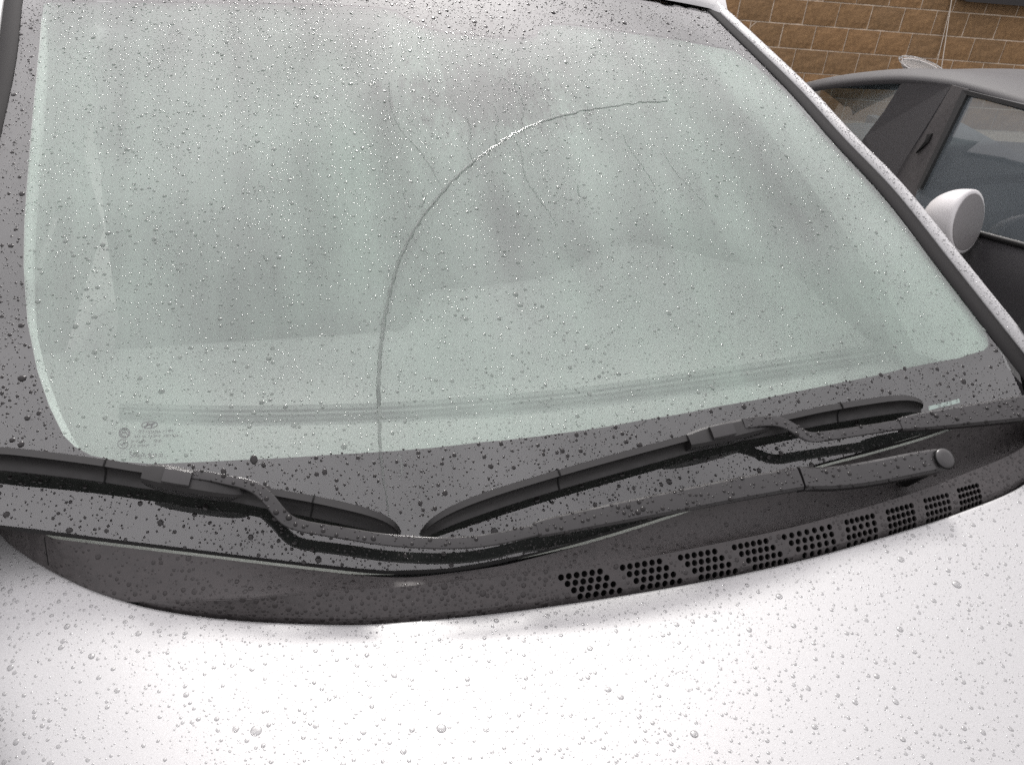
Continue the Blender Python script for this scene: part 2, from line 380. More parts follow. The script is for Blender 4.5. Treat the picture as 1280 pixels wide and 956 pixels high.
for k, (x0, x1, y, h) in enumerate(((-21, -7, -7.6, 1.5), (-5, 17, -8.6, 1.4), (20, 30, -8.2, 1.6), (-19, 35, -14, 1.3), (-24, 14, -20, 1.3), (-25, 10, -25, 1.2))):
    V, F = stroke_mesh(scribble(x0, x1, y, h, 40+k), .55, org); part('print_line', V, F, M_INK, glass, False)
V, F = stroke_mesh([[(-23, -32.5), (-25.6, -33), (-25.4, -35), (-23, -36), (-23.2, -38), (-26, -38.4)], ell(-20.4, -36.6, 1.6, 1.5, 10), ell(-16.4, -36.8, 1.6, 1.5, 10), [(-13.3, -35.2), (-13.6, -40), (-15, -41)], [(-11.4, -35.2), (-11.6, -38.4)], [(-9.6, -38.4), (-9.4, -35.4), (-7.6, -35.2), (-7.4, -38.4)]] + scribble(-4, 13, -37.2, 1.5, 77), .8, org)
part('print_line', V, F, M_INK, glass, False)
# grey-white mark near the far end of the driver's blade
V, F = stroke_mesh([[(-18, -4), (-6, -1), (8, 1.5), (18, 4)]], 5.0, (1180, 506)); 
part('inspection_window', [p + np.array([0, 0, .0006]) for p in V], F, mat('pale_green_glass', (.20, .25, .23), .4), glass, False)

# ---- cowl and bonnet curves (as functions of x)
ZR = lambda x: .966 + .045*(x/.69)**2
hood_px = [(0, 665), (28, 690), (60, 710), (110, 735), (170, 755), (230, 767), (300, 775), (380, 779), (450, 780), (540, 774), (620, 766), (710, 754), (800, 740), (900, 722), (1000, 700), (1100, 672), (1200, 640), (1280, 605)]
HP = np.array([on_z(*q, ZR) for q in hood_px])
pL = HP[0] + np.array([-.07, .12, .012]); pR = HP[-1] + np.array([.09, .045, .012]); pL2 = pL + np.array([-.03, .12, .01]); pR2 = pR + np.array([.06, .08, .012])
HP = np.vstack([pL2, pL, HP, pR, pR2])
ridge_px = [(196, 757), (290, 749), (380, 742), (485, 736), (580, 727), (680, 716), (780, 703), (880, 684), (980, 663), (1060, 642), (1140, 618), (1210, 592), (1280, 560)]
RH = .022
RP = np.array([on_z(*q, lambda x: ZR(x) + RH) for q in ridge_px])
xs = np.concatenate([np.linspace(HP[0, 0], HP[2, 0], 14)[:-1], np.linspace(HP[2, 0], .70, 150)])
def curve_y(P, x): return np.interp(x, P[:, 0], P[:, 1])
HS = smooth_path(HP, 260); hy = lambda x: np.interp(x, HS[:, 0], HS[:, 1])
RS = smooth_path(np.vstack([RP, RP[-1] + np.array([.1, .05, .01])]), 200)
def ry(x):
    k = max(0, min(1, (x - RS[0, 0] + .05)/.05)); y0 = hy(x) - .003*(1-k) + .009*k
    return y0 if x < RS[0, 0] else max(y0, np.interp(x, RS[:, 0], RS[:, 1]))
def rz(x):
    k = max(0, min(1, (x - RS[0, 0] + .05)/.16)); k = k*k*(3-2*k); return ZR(x) - .003 + (RH + .003)*k
GB = smooth_path([on_glass(*q) for q in bottom_px], 200)
gby = lambda x: np.interp(x, GB[:, 0], GB[:, 1]); gbz = lambda x: np.interp(x, GB[:, 0], GB[:, 2])
cowl_x = np.linspace(-.62, .70, 160)
# valley panel from the foot of the glass down to the ridge
V = []; NR = 15
for x in cowl_x:
    y1, z1 = gby(x) - .002, gbz(x) - .007; y0 = ry(x); z0 = rz(x); 
    if y1 < y0 + .012: y1 = y0 + .012
    dip = .0005 + .045*max(0, min(1, (x-.05)/.35))
    for k in range(NR):
        t = k/(NR-1); V.append((x, y0 + (y1-y0)*t, z0 + (z1-z0)*t - dip*math.sin(math.pi*t)**.8 if 0 < t < 1 else z0 + (z1-z0)*t))
cowl = part('cowl_panel', V, grid_faces(160, NR, 0, True), M_PLASTIC, car); face_out(cowl, (0, 0, 1)); cowl['label'] = 'black plastic cowl below the windscreen'
# raised rim with the honeycomb vents
V = []; rim_x = np.linspace(RS[0, 0] - .02, .70, 150)
for x in rim_x:
    y1 = ry(x) + .001; y0 = hy(x) + .0045; z0 = ZR(x) - .001; z1 = rz(x)
    yy = [y1 + .0015, y1, y0 + (y1-y0)*.8, y0 + (y1-y0)*.35, y0 + (y1-y0)*.12, y0 + .0004, y0]
    zz = [z1 - .002, z1 + .001, z0 + (z1-z0)*.8 + .0012, z0 + (z1-z0)*.35 + .0008, z0 + (z1-z0)*.12 - .0006, z0 - .004, z0 - .014]
    for a, b2 in zip(yy, zz): V.append((x, a, b2))
    for a, b2 in zip(yy[::-1], zz[::-1]): V.append((x, a + .0022, b2 - .0022))
V = np.array(V).reshape(150, 14, 3); V, F = loft(list(V))
rim = part('vent_rim', V, F, M_PLASTIC, cowl, False); rim['label'] = 'raised front rim of the cowl with honeycomb vents'
bm = bmesh.new(); bm.from_mesh(rim.data); bmesh.ops.recalc_face_normals(bm, faces=bm.faces); bm.to_mesh(rim.data); bm.free()
groups = [((701.1, 721.4), (749.8, 713.9), (725.7, 745.3), (775, 738), (6,)*4), ((778, 709), (824, 701.3), (804, 733.8), (850.5, 726), (6,)*4), ((850.4, 696.5), (893, 689), (877.3, 721.3), (920, 713.5), (6,)*4),
          ((917.6, 683.8), (957, 676), (944.8, 708.5), (984, 700.5), (6,)*4), ((979.8, 670.9), (1036.4, 658.5), (1007, 693.7), (1045, 686), (7, 7, 6, 5)), ((1058, 652.5), (1090.2, 644.8), (1063, 681), (1097, 671), (6, 5, 6, 5)),
          ((1109.3, 639.8), (1138.8, 631.8), (1115.4, 666), (1145, 656), (6,)*4), ((1156.2, 625.7), (1183, 619), (1162, 651), (1189.7, 642.5), (6,)*4), ((1198, 613), (1220.8, 606.7), (1204, 635.8), (1228, 627), (6,)*4)]
def on_rim(px, py):
    d = ray(px, py); z = ZR(0) + .01
    for _ in range(60):
        P = CAM + d*((z - CAM[2])/d[2]); x = P[0]; y0 = hy(x) + .0045
        f = max(-.2, min(1.2, (P[1] - y0)/(ry(x) + .001 - y0))); z = .6*z + .4*(ZR(x) - .001 + (rz(x) - ZR(x) + .001)*f)
    return P
cv, cf = [], []; hole_pts = []
for TL, TR, BL, BR, cnt in groups:
    TL, TR, BL, BR = map(np.array, (TL, TR, BL, BR))
    for j in range(4):
        a = TL + (BL-TL)*j/3; b2 = TR + (BR-TR)*j/3; n = cnt[j]
        for i in range(n):
            q = a + (b2-a)*i/(n-1); P = on_rim(*q); hole_pts.append(P)
            sl_ = np.array([0, ry(P[0]) - hy(P[0]) - .0035, rz(P[0]) - ZR(P[0]) + .001]); sl_ /= np.linalg.norm(sl_); hn = np.cross([1, 0, 0], sl_)
            r = .0034 if P[0] < .42 else .0031
            k = len(cv)
            for zz in (.02, -.03):
                for e in range(12): cv.append(P + np.array([r*math.cos(e*math.pi/6), 0, 0]) + sl_*r*math.sin(e*math.pi/6) + hn*zz*.5)
            for e in range(12): cf.append((k+e, k+(e+1) % 12, k+12+(e+1) % 12, k+12+e))
            cf.append(tuple(range(k, k+12))[::-1]); cf.append(tuple(range(k+12, k+24)))
cut = part('cutter', cv, cf, None, None, False)
bm = bmesh.new(); bm.from_mesh(cut.data); bmesh.ops.recalc_face_normals(bm, faces=bm.faces); bm.to_mesh(cut.data); bm.free()
md = rim.modifiers.new('holes', 'BOOLEAN'); md.operation = 'DIFFERENCE'; md.object = cut; md.solver = 'EXACT'; md.use_self = True
dg = bpy.context.evaluated_depsgraph_get(); newme = bpy.data.meshes.new_from_object(rim.evaluated_get(dg)); rim.modifiers.clear(); rim.data = newme
bpy.data.objects.remove(cut)
# dark duct under the vents
V = []
for x in np.linspace(rim_x[0], .70, 60):
    for yy, zz in ((ry(x) + .003, rz(x) - .006), (ry(x) + .004, ZR(x) - .05), (hy(x) + .008, ZR(x) - .05), (hy(x) + .008, ZR(x) - .018)): V.append((x, yy, zz))
o = part('vent_duct', V, grid_faces(60, 4), M_BLACK, cowl)
# rubber seal in the gap in front of the rim
V = []
for x in np.linspace(HP[0, 0], .72, 120):
    for a in range(7):
        t = math.pi*a/6; V.append((x, hy(x) + .003 + .006*math.cos(t), ZR(x) - .018 + .006*math.sin(t)))
part('hood_seal', V, grid_faces(120, 7), M_RUBBER, car)
# seam in the cowl at the passenger side
def on_cowl(px, py):
    ok_, loc, nor, _ = cowl.ray_cast(Vector(CAM), Vector(ray(px, py)))
    return (np.array(loc), np.array(nor)) if ok_ else (None, None)
cowl.data.update(); bpy.context.view_layer.update()
sv = []
for f_ in np.linspace(0, 1, 10):
    p, n = on_cowl(54 + 6.5*f_, 661 + 45*f_)
    if p is not None: sv += [p + n*.0006, p + n*.0006 + np.array([.0018, 0, 0])]
if len(sv) > 5: part('panel_seam', sv, [(2*k, 2*k+1, 2*k+3, 2*k+2) for k in range(len(sv)//2 - 1)], M_BLACK, cowl, False)
for xa, xb, yc in ((486, 508, 715.5), (518, 546, 716), (552, 569, 713)):
    q4 = [on_cowl(*q) for q in ((xa, yc-1.5), (xb, yc-2.5), (xb, yc+2), (xa, yc+3))]
    if all(q[0] is not None for q in q4):
        top_ = [q[0] + q[1]*.0035 for q in q4]; bot_ = [q[0] - q[1]*.002 for q in q4]
        part('cowl_clip', top_ + bot_, [(0, 1, 2, 3), (7, 6, 5, 4), (0, 4, 5, 1), (1, 5, 6, 2), (2, 6, 7, 3), (3, 7, 4, 0)], M_ARM, cowl, False)
# ---- bonnet
def x_edge(y, side): return (.515 - .2*(y+.12)*(-1)) if side < 0 else .56
NU, ND = 140, 34
hx = np.linspace(-.66, .70, NU); dd = np.concatenate([[-.0022, -.0012, 0, .0016, .004, .008], np.linspace(.015, 1.0, ND-6)])
V = []
for d in dd:
    for x in hx:
        y = hy(x) - max(d, 0) - .0012*(d < 0); z = ZR(x)*1.0 + .0008
        if d <= 0: y = hy(x) + (.0 if d == 0 else -.0006 if d > -.002 else -.002); z += (-.0015 if d == 0 else -.008 if d > -.002 else -.016)
        else:
            z += .0006 - .07*d - .08*d*d - (.04*(x/.5)**2)*min(1, d/.4)
            if d < .005: z -= .0006*(1-d/.005)**2
            xe = .495 + .5*max(0, min(.3, y+.125)) if x < 0 else .575 + .1*max(0, min(.3, y+.12))
            k = abs(x) - xe - (.0 if x < 0 else .01)
            if k > 0: z -= min(k*k/(2*.05), .05*.5 + max(0, k-.05)*1.0)*min(1, d/.04)
        V.append((x, y, z))
hood = part('hood', V, grid_faces(ND, NU), M_SILVER, car); face_out(hood, (0, 0, 1)); hood['label'] = 'silver bonnet beaded with rain'
# ---- A pillars, roof
def pillar(side):
    if side > 0: pts = [(1345, 533), (1303, 481), (1264, 432), (1226, 384), (1182, 328), (1114, 242), (1051, 176), (998, 117), (942, 62), (900, 22), (868, -8), (830, -40)]
    else: pts = [(-190, 720), (-165, 680), (-140, 610), (-125, 560), (-80, 420), (-34, 230), (0, 85), (12, 0), (24, -60), (32, -100)]
    uv = [glass_uv(*q) for q in pts]
    E = smooth_path([S(*q) for q in uv], 60); N = smooth_path([SN(*q) for q in uv], 60); N /= np.linalg.norm(N, axis=1)[:, None]
    T = frames(E); B = np.cross(T, N)
    if (B[30] @ np.array([side, 0, 0])) < 0: B = -B
    def strip(prof): return loft([np.array([E[i] + B[i]*b + N[i]*n for b, n in prof]) for i in range(60)], False, False)
    V, F = strip([(-.0185, .0003), (-.018, .0022), (-.006, .0036), (.004, .0042), (.005, .003), (.0052, -.004)])
    o1 = part('windscreen_moulding', V, F, M_MOULD, car); face_out(o1, tuple(N[30]))
    V, F = strip([(.0045, -.008), (.005, .004), (.0062, .0064), (.0135, .0110), (.0165, .0122), (.0192, .0114), (.0215, .008), (.024, .001), (.028, -.011), (.041, -.04), (.052, -.09)])
    o2 = part('a_pillar', V, F, M_SILVER, car); face_out(o2, tuple(N[30]))
    # pale lining of the pillar inside the cabin
    depth = .085 if side > 0 else .03; inn = .006 if side > 0 else .022
    E2 = [(-inn + .0, -.0075), (-inn - .004, -depth*.5), (-inn + (.004 if side > 0 else -.006), -depth)]
    return o1, o2, E, N, B
PR = pillar(1); PLs = pillar(-1)
# inner trims: left as the pale line beside the border, right as the broad lit reveal
inner_left = [(58, 0), (55, 100), (48, 180), (42, 260), (40, 330), (44, 400), (55, 455), (68, 495), (82, 530), (100, 561)]
outer_left = [(46, 0), (40, 100), (32, 180), (25, 270), (23, 330), (28, 400), (40, 460), (55, 505), (72, 542), (90, 566)]
A = np.array([on_glass(*q, -.012) for q in outer_left]); B2 = np.array([on_glass(*q, -.016) for q in inner_left]); C2 = B2 + np.array([-.004, .01, -.03])
V = np.concatenate([smooth_path(A, 40), smooth_path(B2, 40), smooth_path(C2, 40)]); part('pillar_lining', V, grid_faces(3, 40), M_TRIM, car)
inner_right = [(900, 52), (960, 120), (1016, 186), (1076, 255), (1140, 340), (1182, 396), (1205, 445)]
B2 = smooth_path([on_glass(*q, -.011) for q in [(940, 62), (992, 114), (1046, 174), (1108, 240), (1176, 326), (1220, 384), (1242, 440)]], 40)
C2 = smooth_path([on_glass(*q, -.05) for q in [(900, 62), (955, 125), (1010, 195), (1068, 268), (1128, 352), (1165, 412), (1185, 455)]], 40)
D2 = C2 + np.array([.02, .08, -.03])
V = np.concatenate([B2, C2, D2]); part('pillar_lining', V, grid_faces(3, 40), M_TRIM, car)
# roof
TE = smooth_path([on_glass(*q) for q in [(900, 20)]+top_px], 40); V = []
for k, (dy, dz) in enumerate(((-.002, .003), (.006, .008), (.05, .02), (.3, .06), (.7, .055), (1.2, 0), (1.5, -.06))):
    for p in TE: V.append(p + np.array([p[0]*.06*min(1, k/2), dy, dz]))
part('roof', V, grid_faces(7, 40), M_SILVER, car)
V = []
for dy, dz in ((.03, -.03), (.3, .02), (.7, .015), (1.2, -.04), (1.5, -.1)):
    for p in TE: V.append(p + np.array([0, dy, dz]))
part('headliner', V, grid_faces(5, 40), M_HEAD, car)
# body sides, fenders, doors below the windows (enclose the cabin)
V = []
ys = np.linspace(-1.1, 2.6, 20)
for s in (-1, 1):
    V = []
    for y in ys:
        ww = .80 - .06*abs(y-.6)**1.5*.3
        for z, f in ((1.0 if y > .05 else .95, .72 if y > .05 else .66), (.94, .79), (.80, .83), (.55, .84), (.3, .82)): V.append((s*(f + (ww-.80)), y, z))
    o = part('body_side', V, grid_faces(20, 5), M_SILVER, car); face_out(o, (s, 0, 0))
    tyre_y = -.75
# black mirror foot at the base of the pillar
Pm = on_x(1290, 440, .66)
mv = [on_x(1267, 416, .70), on_x(1281, 392, .70), on_x(1325, 450, .70), on_x(1315, 500, .70), on_x(1279, 488, .70), on_x(1272, 455, .70)]
V = mv + [p + np.array([.035, .01, .0]) for p in mv]; n = len(mv)
F = [tuple(range(n)), tuple(range(n, 2*n))[::-1]] + [(i, (i+1) % n, n+(i+1) % n, n+i) for i in range(n)]
o = part('mirror_foot', V, F, M_RUBBER, car, False)
bm = bmesh.new(); bm.from_mesh(o.data); bmesh.ops.recalc_face_normals(bm, faces=bm.faces); bm.to_mesh(o.data); bm.free()
# ---- cabin seen through the misted glass
DX = np.linspace(-.64, .66, 50); V = []
DR = lambda x: .58 + .14*max(0, min(1, (x+.07)/.05)) + .10*math.exp(-((x-.40)/.15)**2)
for t in np.linspace(0, 1, 16):
    for x in DX:
        y0 = gby(x) + .03; y1 = DR(x); y = y0 + (y1-y0)*t
        z = .965 + .02*t - .05*max(0, t-.9)*10 + .05*math.exp(-((x-.40)/.15)**2)*max(0, t-.45)
        V.append((x, y, z))
for x in DX: V.append((x, DR(x) + .01, .70))
dash = part('dashboard', V, grid_faces(17, 50), M_DASH, car)
dv0 = smooth_path([on_z(*q, lambda x: .978) for q in [(150, 507), (300, 510), (480, 506), (600, 498), (740, 485), (900, 462), (1107, 431)]], 50)
dv1 = smooth_path([on_z(*q, lambda x: .978) for q in [(150, 522), (300, 526), (480, 522), (600, 514), (740, 500), (900, 479), (1103, 449)]], 50)
V = np.concatenate([dv0, dv0 + [0, 0, .004], dv1 + [0, 0, .004], dv1]); part('defrost_vent', V, grid_faces(4, 50), mat('vent_grey', (.16, .165, .16), .6), dash)
for c in (.4, .8):
    L0 = dv0*(1-c) + dv1*c + [0, 0, .005]; L1 = L0 + (dv1-dv0)*.16
    part('vent_slot', np.concatenate([L0, L1]), grid_faces(2, 50), M_BLACK, dash)
def rounded_slab(c, sx, sy, sz, lean):
    secs = []
    for k in np.linspace(0, 1, 12):
        e = (1 - abs(2*k-1)**4)**.25 if 0 < k < 1 else .3
        pts = []
        for a in np.linspace(0, 2*math.pi, 24, endpoint=False):
            ca, sa = math.cos(a), math.sin(a)
            pts.append((c[0] + sx*e*np.sign(ca)*abs(ca)**.5, c[1] + lean*k*sz + sy*e*np.sign(sa)*abs(sa)**.7, c[2] + sz*k))
        secs.append(np.array(pts))
    return loft(secs)
for x in (-.34, .34):
    V, F = rounded_slab((x, 1.25, .45), .25, .07, .62, .35); st = part('seat', V, F, M_SEAT, car)
    V, F = rounded_slab((x, 1.47, 1.08), .13, .05, .17, .2); part('headrest', V, F, M_SEAT, st)
V, F = rounded_slab((0, 2.15, .45), .62, .08, .55, .3); part('rear_bench', V, F, M_SEAT, car)
V = [(-.66, .5, .35), (.66, .5, .35), (.66, 2.5, .35), (-.66, 2.5, .35)]; part('cabin_floor', V, [(0, 1, 2, 3)], M_SEAT, car)
rear = [TE[0] + [.0, 1.5, -.06], TE[-1] + [0, 1.5, -.06]]
M_CABGLASS = thin_glass('cabin_glass', (.62, .68, .65), 1.5, .05, (.95, (.06, .065, .062)))  # made dark and nearly opaque to block stray sun
V = np.concatenate([TE + [0, 1.5, -.065], TE*[1.1, 1, 1] + [0, 2.0, -.42]]); part('rear_window', V, grid_faces(2, 40), mat('fogged_rear_glass', (.05, .054, .052), .6), car)
for s_, p in ((1, TE[0]), (-1, TE[-1])):  # pane outline stretched to the pillar to shut sun leaks out of the cabin
    V = [(s_*.72, -.1, .75), (s_*.72, 2.6, .75), (p[0] + s_*.02, p[1] + 1.5, p[2] - .04), (p[0] + s_*.02, p[1] + .8, p[2] + .03), tuple(p + np.array([s_*.005, .02, -.01])), tuple(S(s_*1.01, .5) + np.array([0, .02, -.025])), tuple(S(s_*1.02, .0) + np.array([0, .01, -.03]))]
    c0 = tuple(np.mean(V, axis=0)); V.append(c0); part('side_window', V, [(k, (k+1) % 7, 7) for k in range(7)], M_CABGLASS, car, False)
V = [(-.7, 2.3, .95), (.7, 2.3, .95), (.7, 2.82, .95), (-.7, 2.82, .95)]; part('parcel_shelf', V, [(0, 1, 2, 3)], M_SEAT, car, False)
V = [(-.78, 2.84, .2), (.78, 2.84, .2), (.78, 2.84, 1.02), (-.78, 2.84, 1.02)]; V += [(x, y + .04, z) for x, y, z in V]
part('rear_panel', V, [(0, 1, 2, 3), (7, 6, 5, 4), (0, 4, 5, 1), (3, 2, 6, 7), (0, 3, 7, 4), (1, 5, 6, 2)], M_SEAT, car, False)
# steering wheel
V, F = [], []
cw = np.array([.36, .80, 1.0]); nw_ = np.array([0, .9, .43]); nw_ /= np.linalg.norm(nw_); t1 = np.array([1., 0, 0]); t2 = np.cross(nw_, t1)
for i in range(36):
    a = 2*math.pi*i/36; d = math.cos(a)*t1 + math.sin(a)*t2
    for j in range(8):
        e = 2*math.pi*j/8; V.append(cw + d*(.18 + .014*math.cos(e)) + nw_*.014*math.sin(e))
for i in range(36):
    for j in range(8): F.append((i*8+j, i*8+(j+1) % 8, ((i+1) % 36)*8+(j+1) % 8, ((i+1) % 36)*8+j))
swh = part('steering_wheel', V, F, M_RUBBER, car)
V, F = loft([np.array([cw + t1*(.045*math.cos(a)) + t2*(.04*math.sin(a)) + nw_*k for a in np.linspace(0, 2*math.pi, 16, endpoint=False)]) for k in (-.03, .02)]); part('hub', V, F, M_RUBBER, swh)
V, F = loft([np.array([cw + t1*x + t2*(.015*math.cos(a)) + nw_*.008*math.sin(a) for a in np.linspace(0, 2*math.pi, 8, endpoint=False)]) for x in (-.175, 0, .175)]); part('spoke', V, F, M_RUBBER, swh)
# rear-view mirror behind the printed bump
Pm = on_glass(600, 18, -.05); V, F = rounded_slab((Pm[0], Pm[1], Pm[2]-.06), .11, .02, .055, 0); part('interior_mirror', V, F, M_RUBBER, car)

# ---- wipers
def wiper_frames(rows, n):
    """rows: (px, py, height above glass, width, thickness)"""
    pts = []
    for r in rows:
        P = on_glass(r[0], r[1], r[2]); uv = glass_uv(r[0], r[1], r[2]); pts.append(np.concatenate([P, SN(*uv), r[3:]]))
    A = smooth_path(pts, n); P = A[:, :3]; N = A[:, 3:6]; N /= np.linalg.norm(N, axis=1)[:, None]
    T = frames(P); B = np.cross(T, N); B /= np.linalg.norm(B, axis=1)[:, None]
    B *= np.where((B @ np.array([0, -1, -.5])) < 0, -1, 1)[:, None]; N = np.cross(B, T); N *= np.where((N @ np.array([0, -.5, .8])) < 0, -1, 1)[:, None]
    return P, T, B, N, A[:, 6:]
def solid_from(V, F, name, material, parent, sharp=38):
    o = part(name, V, F, material, parent)
    bm = bmesh.new(); bm.from_mesh(o.data); bmesh.ops.recalc_face_normals(bm, faces=bm.faces); bm.to_mesh(o.data); bm.free()
    o.data.set_sharp_from_angle(angle=math.radians(sharp)); return o
def arm_loft(rows, n, name, parent, material=None, rnd=.11):
    P, T, B, N, X = wiper_frames(rows, n); secs = []
    for p, b2, nn, (wd, th) in zip(P, B, N, X):
        h = wd/2; r = min(h, th)*rnd*2
        prof = [(-h+.0012, -th), (-h, -r), (-h+r, 0), (0, .0004), (h-r, 0), (h, -r), (h-.0012, -th)]
        secs.append(np.array([p + b2*a + nn*c for a, c in prof]))
    V, F = loft(secs); return solid_from(V, F, name, material or M_ARM, parent, 22)
BL_H = .037
def blade(rows, name, parent, taper=(True, True), joints=()):
    P, T, B, N, X = wiper_frames([(x, y, BL_H, k, k) for x, y, k in rows], 90)
    prof = np.array([(-.0078, -.0003), (.0008, .0), (-.0008, -.0035), (.0, -.0085), (.0032, -.0130), (.0088, -.0160), (.0125, -.0172), (.0128, -.0190), (.003, -.0195), (.0012, -.0365), (-.0012, -.0365), (-.003, -.0195), (-.0095, -.0185), (-.0096, -.012)])
    secs = []; n = len(P)
    for i in range(n):
        s = X[i, 0]
        e = 1.0
        d0, d1 = i/(n-1), 1 - i/(n-1)
        if taper[0] and d0 < .13: e = math.sqrt(max(0.0, 1 - (1 - d0/.13)**2))*.8 + .2
        if taper[1] and d1 < .13: e = min(e, math.sqrt(max(0.0, 1 - (1 - d1/.13)**2))*.8 + .2)
        base = P[i] - N[i]*BL_H
        secs.append(np.array([base + B[i]*a*s*.84*(.5+.5*e) + N[i]*(BL_H + c)*(e if c > -.02 else 1) for a, c in prof]))
    V, F = loft(secs); bl = solid_from(V, F, name, M_BLADE, parent)
    for j in joints:
        i = int(j*(n-1)); V, F = loft([secs[i]*1.0 + N[i]*.0004 + T[i]*dt + (secs[i] - secs[i].mean(0))*.012 for dt in (-.0006, .0006)]); solid_from(V, F, 'joint', M_BLACK, bl) if False else None
    return bl, (P, T, B, N)
def wedge_ring(fr, t, parent):
    P, T, B, N = fr; i = int(t*(len(P)-1))
    V, F = loft([np.array([P[i] + T[i]*dt + B[i]*a + N[i]*c for a, c in ((-.008, -.0004), (-.004, .0014), (.0012, .0006), (.0, -.0033), (.0007, -.0083), (.004, -.0127), (.0095, -.0157), (.013, -.0168), (.011, -.019), (-.0092, -.017))]) for dt in (-.0007, .0007)])
    solid_from(V, F, 'joint_seam', M_BLACK, parent)

# passenger side wiper: blade at the left, arm running right to the pivot
armA = arm_loft([(672, 661, 0.0365, .0165, .008), (690, 657, 0.0370, .0185, .009), (760, 643, 0.0395, .0215, .011), (850, 625, 0.0415, .024, .012), (930, 609, 0.0435, .0255, .013), (1001, 596.5, 0.0445, .0265, .014)], 50, 'wiper_arm', car)
armA['label'] = 'wiper arm with round pivot cap, carrying the blade at the left'
arm_loft([(240, 592, 0.0405, .0095, .003), (262, 595, 0.0415, .0095, .003), (285, 600, 0.0430, .0095, .003), (305, 604, 0.0440, .0105, .0035), (322, 611, 0.0445, .012, .004), (336, 624, 0.0435, .0125, .004), (348, 639, 0.0415, .0125, .004), (360, 650, 0.0395, .0125, .004), (380, 657.5, 0.0375, .012, .004), (430, 666, 0.0355, .012, .005),
          (490, 675, 0.0350, .012, .005), (560, 678.5, 0.0350, .012, .005), (615, 674, 0.0355, .0125, .005), (675, 661, 0.0360, .0125, .006)], 90, 'arm_strip', armA)
arm_loft([(1004, 596.5, 0.0450, .0275, .016), (1014, 596, 0.0435, .0265, .016), (1040, 596, 0.0415, .026, .017), (1075, 592, 0.0435, .0275, .019), (1115, 585, 0.0475, .0285, .021), (1150, 578, 0.0505, .0285, .022), (1178, 573, 0.0515, .027, .022), (1187, 571, 0.0515, .019, .021)], 50, 'arm_head', armA)
def pivot_cap(px, py, h, r, parent):
    P = on_glass(px, py, h); uv = glass_uv(px, py, h); n = SN(*uv); t1 = np.cross(n, [0, 1, 0]); t1 /= np.linalg.norm(t1); t2 = np.cross(n, t1)
    V, F = loft([np.array([P + n*k + (t1*math.cos(a) + t2*math.sin(a))*r*q for a in np.linspace(0, 2*math.pi, 24, endpoint=False)]) for k, q in ((-.03, .8), (-.028, .86), (-.002, .86), (.0, 1), (.0025, 1), (.0042, .86), (.005, .5))])
    solid_from(V, F, 'pivot_cap', M_ARM, parent)
    V, F = loft([np.array([P + n*(.0026 + .0012*k) + (t1*math.cos(a) + t2*math.sin(a))*r*q for a in np.linspace(0, 2*math.pi, 24, endpoint=False)]) for k, q in ((0, .98), (0, 1.06), (-1, 1.09))]); part('cap_groove', V, F, M_BLACK, parent)
    V, F = loft([np.array([P + n*k + (t1*math.cos(a) + t2*math.sin(a))*.010 for a in np.linspace(0, 2*math.pi, 16, endpoint=False)]) for k in (-.075, -.02)]); solid_from(V, F, 'pivot_shaft', M_RUBBER, parent)
pivot_cap(1180, 573.5, .0525, .0125, armA)
blA, frA = blade([(-60, 561, .9), (-20, 564, 1), (30, 569, 1), (80, 575, 1), (130, 582, 1), (180, 590, 1), (250, 600, .92), (330, 616, .92), (390, 627, 1), (440, 638, 1), (480, 648, .95), (502, 658, .8)], 'wiper_blade', armA, (True, True))
blA['label'] = 'curved spoiler blade at the left'
wedge_ring(frA, .315, blA); wedge_ring(frA, .79, blA)
def connector(rows_body, rows_cap, parent):
    c1 = arm_loft(rows_body, 30, 'blade_connector', parent, M_BLADE, .15)
    arm_loft(rows_cap, 14, 'connector_cap', parent, M_ARM, .12)
connector([(178, 590, 0.0380, .017, .02), (196, 592, 0.0395, .022, .022), (230, 598.5, 0.0395, .023, .022), (270, 606, 0.0390, .021, .021), (295, 611.5, 0.0375, .015, .019), (305, 614, 0.0345, .008, .016)], [(204, 593, 0.0430, .0155, .006), (222, 596, 0.0433, .0160, .006), (238, 598.5, 0.0430, .0155, .006)], armA)

# driver side wiper
armB = arm_loft([(1126, 530, 0.0375, .0165, .009), (1150, 526, 0.0380, .0215, .011), (1200, 519.5, 0.0405, .0265, .013), (1280, 508.5, 0.0445, .0330, .015), (1360, 497, 0.0485, .035, .018)], 40, 'wiper_arm', car)
armB['label'] = 'wiper arm leaving the picture at the right edge, carrying the long blade'
arm_loft([(930, 529, 0.0420, .0125, .003), (952, 526, 0.0430, .0125, .003), (970, 526, 0.0435, .013, .0035), (984, 530, 0.0430, .0135, .004), (996, 537, 0.0415, .0135, .004), (1006, 543, 0.0395, .0135, .004), (1018, 546, 0.0375, .013, .004), (1040, 543.5, 0.0360, .0125, .005), (1080, 537.5, 0.0360, .0125, .005), (1130, 529.5, 0.0370, .013, .006)], 70, 'arm_strip', armB)
pivot_cap(1400, 492, 0.0505, .014, armB)
arm_loft([(1358, 497, 0.0490, .036, .02), (1385, 493.5, 0.0505, .034, .022), (1412, 490, 0.0505, .022, .02)], 14, 'arm_head', armB)
blB, frB = blade([(531, 657, .75), (548, 646, .95), (580, 632, 1), (640, 612, .98), (700, 594, .98), (760, 577, 1.0), (830, 558, 1.0), (900, 540, .95), (970, 527, .95), (1030, 514, 1.05), (1090, 504, 1.08), (1140, 497.5, 1.05), (1172, 498, .9)], 'wiper_blade', armB)
blB['label'] = 'long spoiler blade lying across the right half'
wedge_ring(frB, .235, blB); wedge_ring(frB, .79, blB)
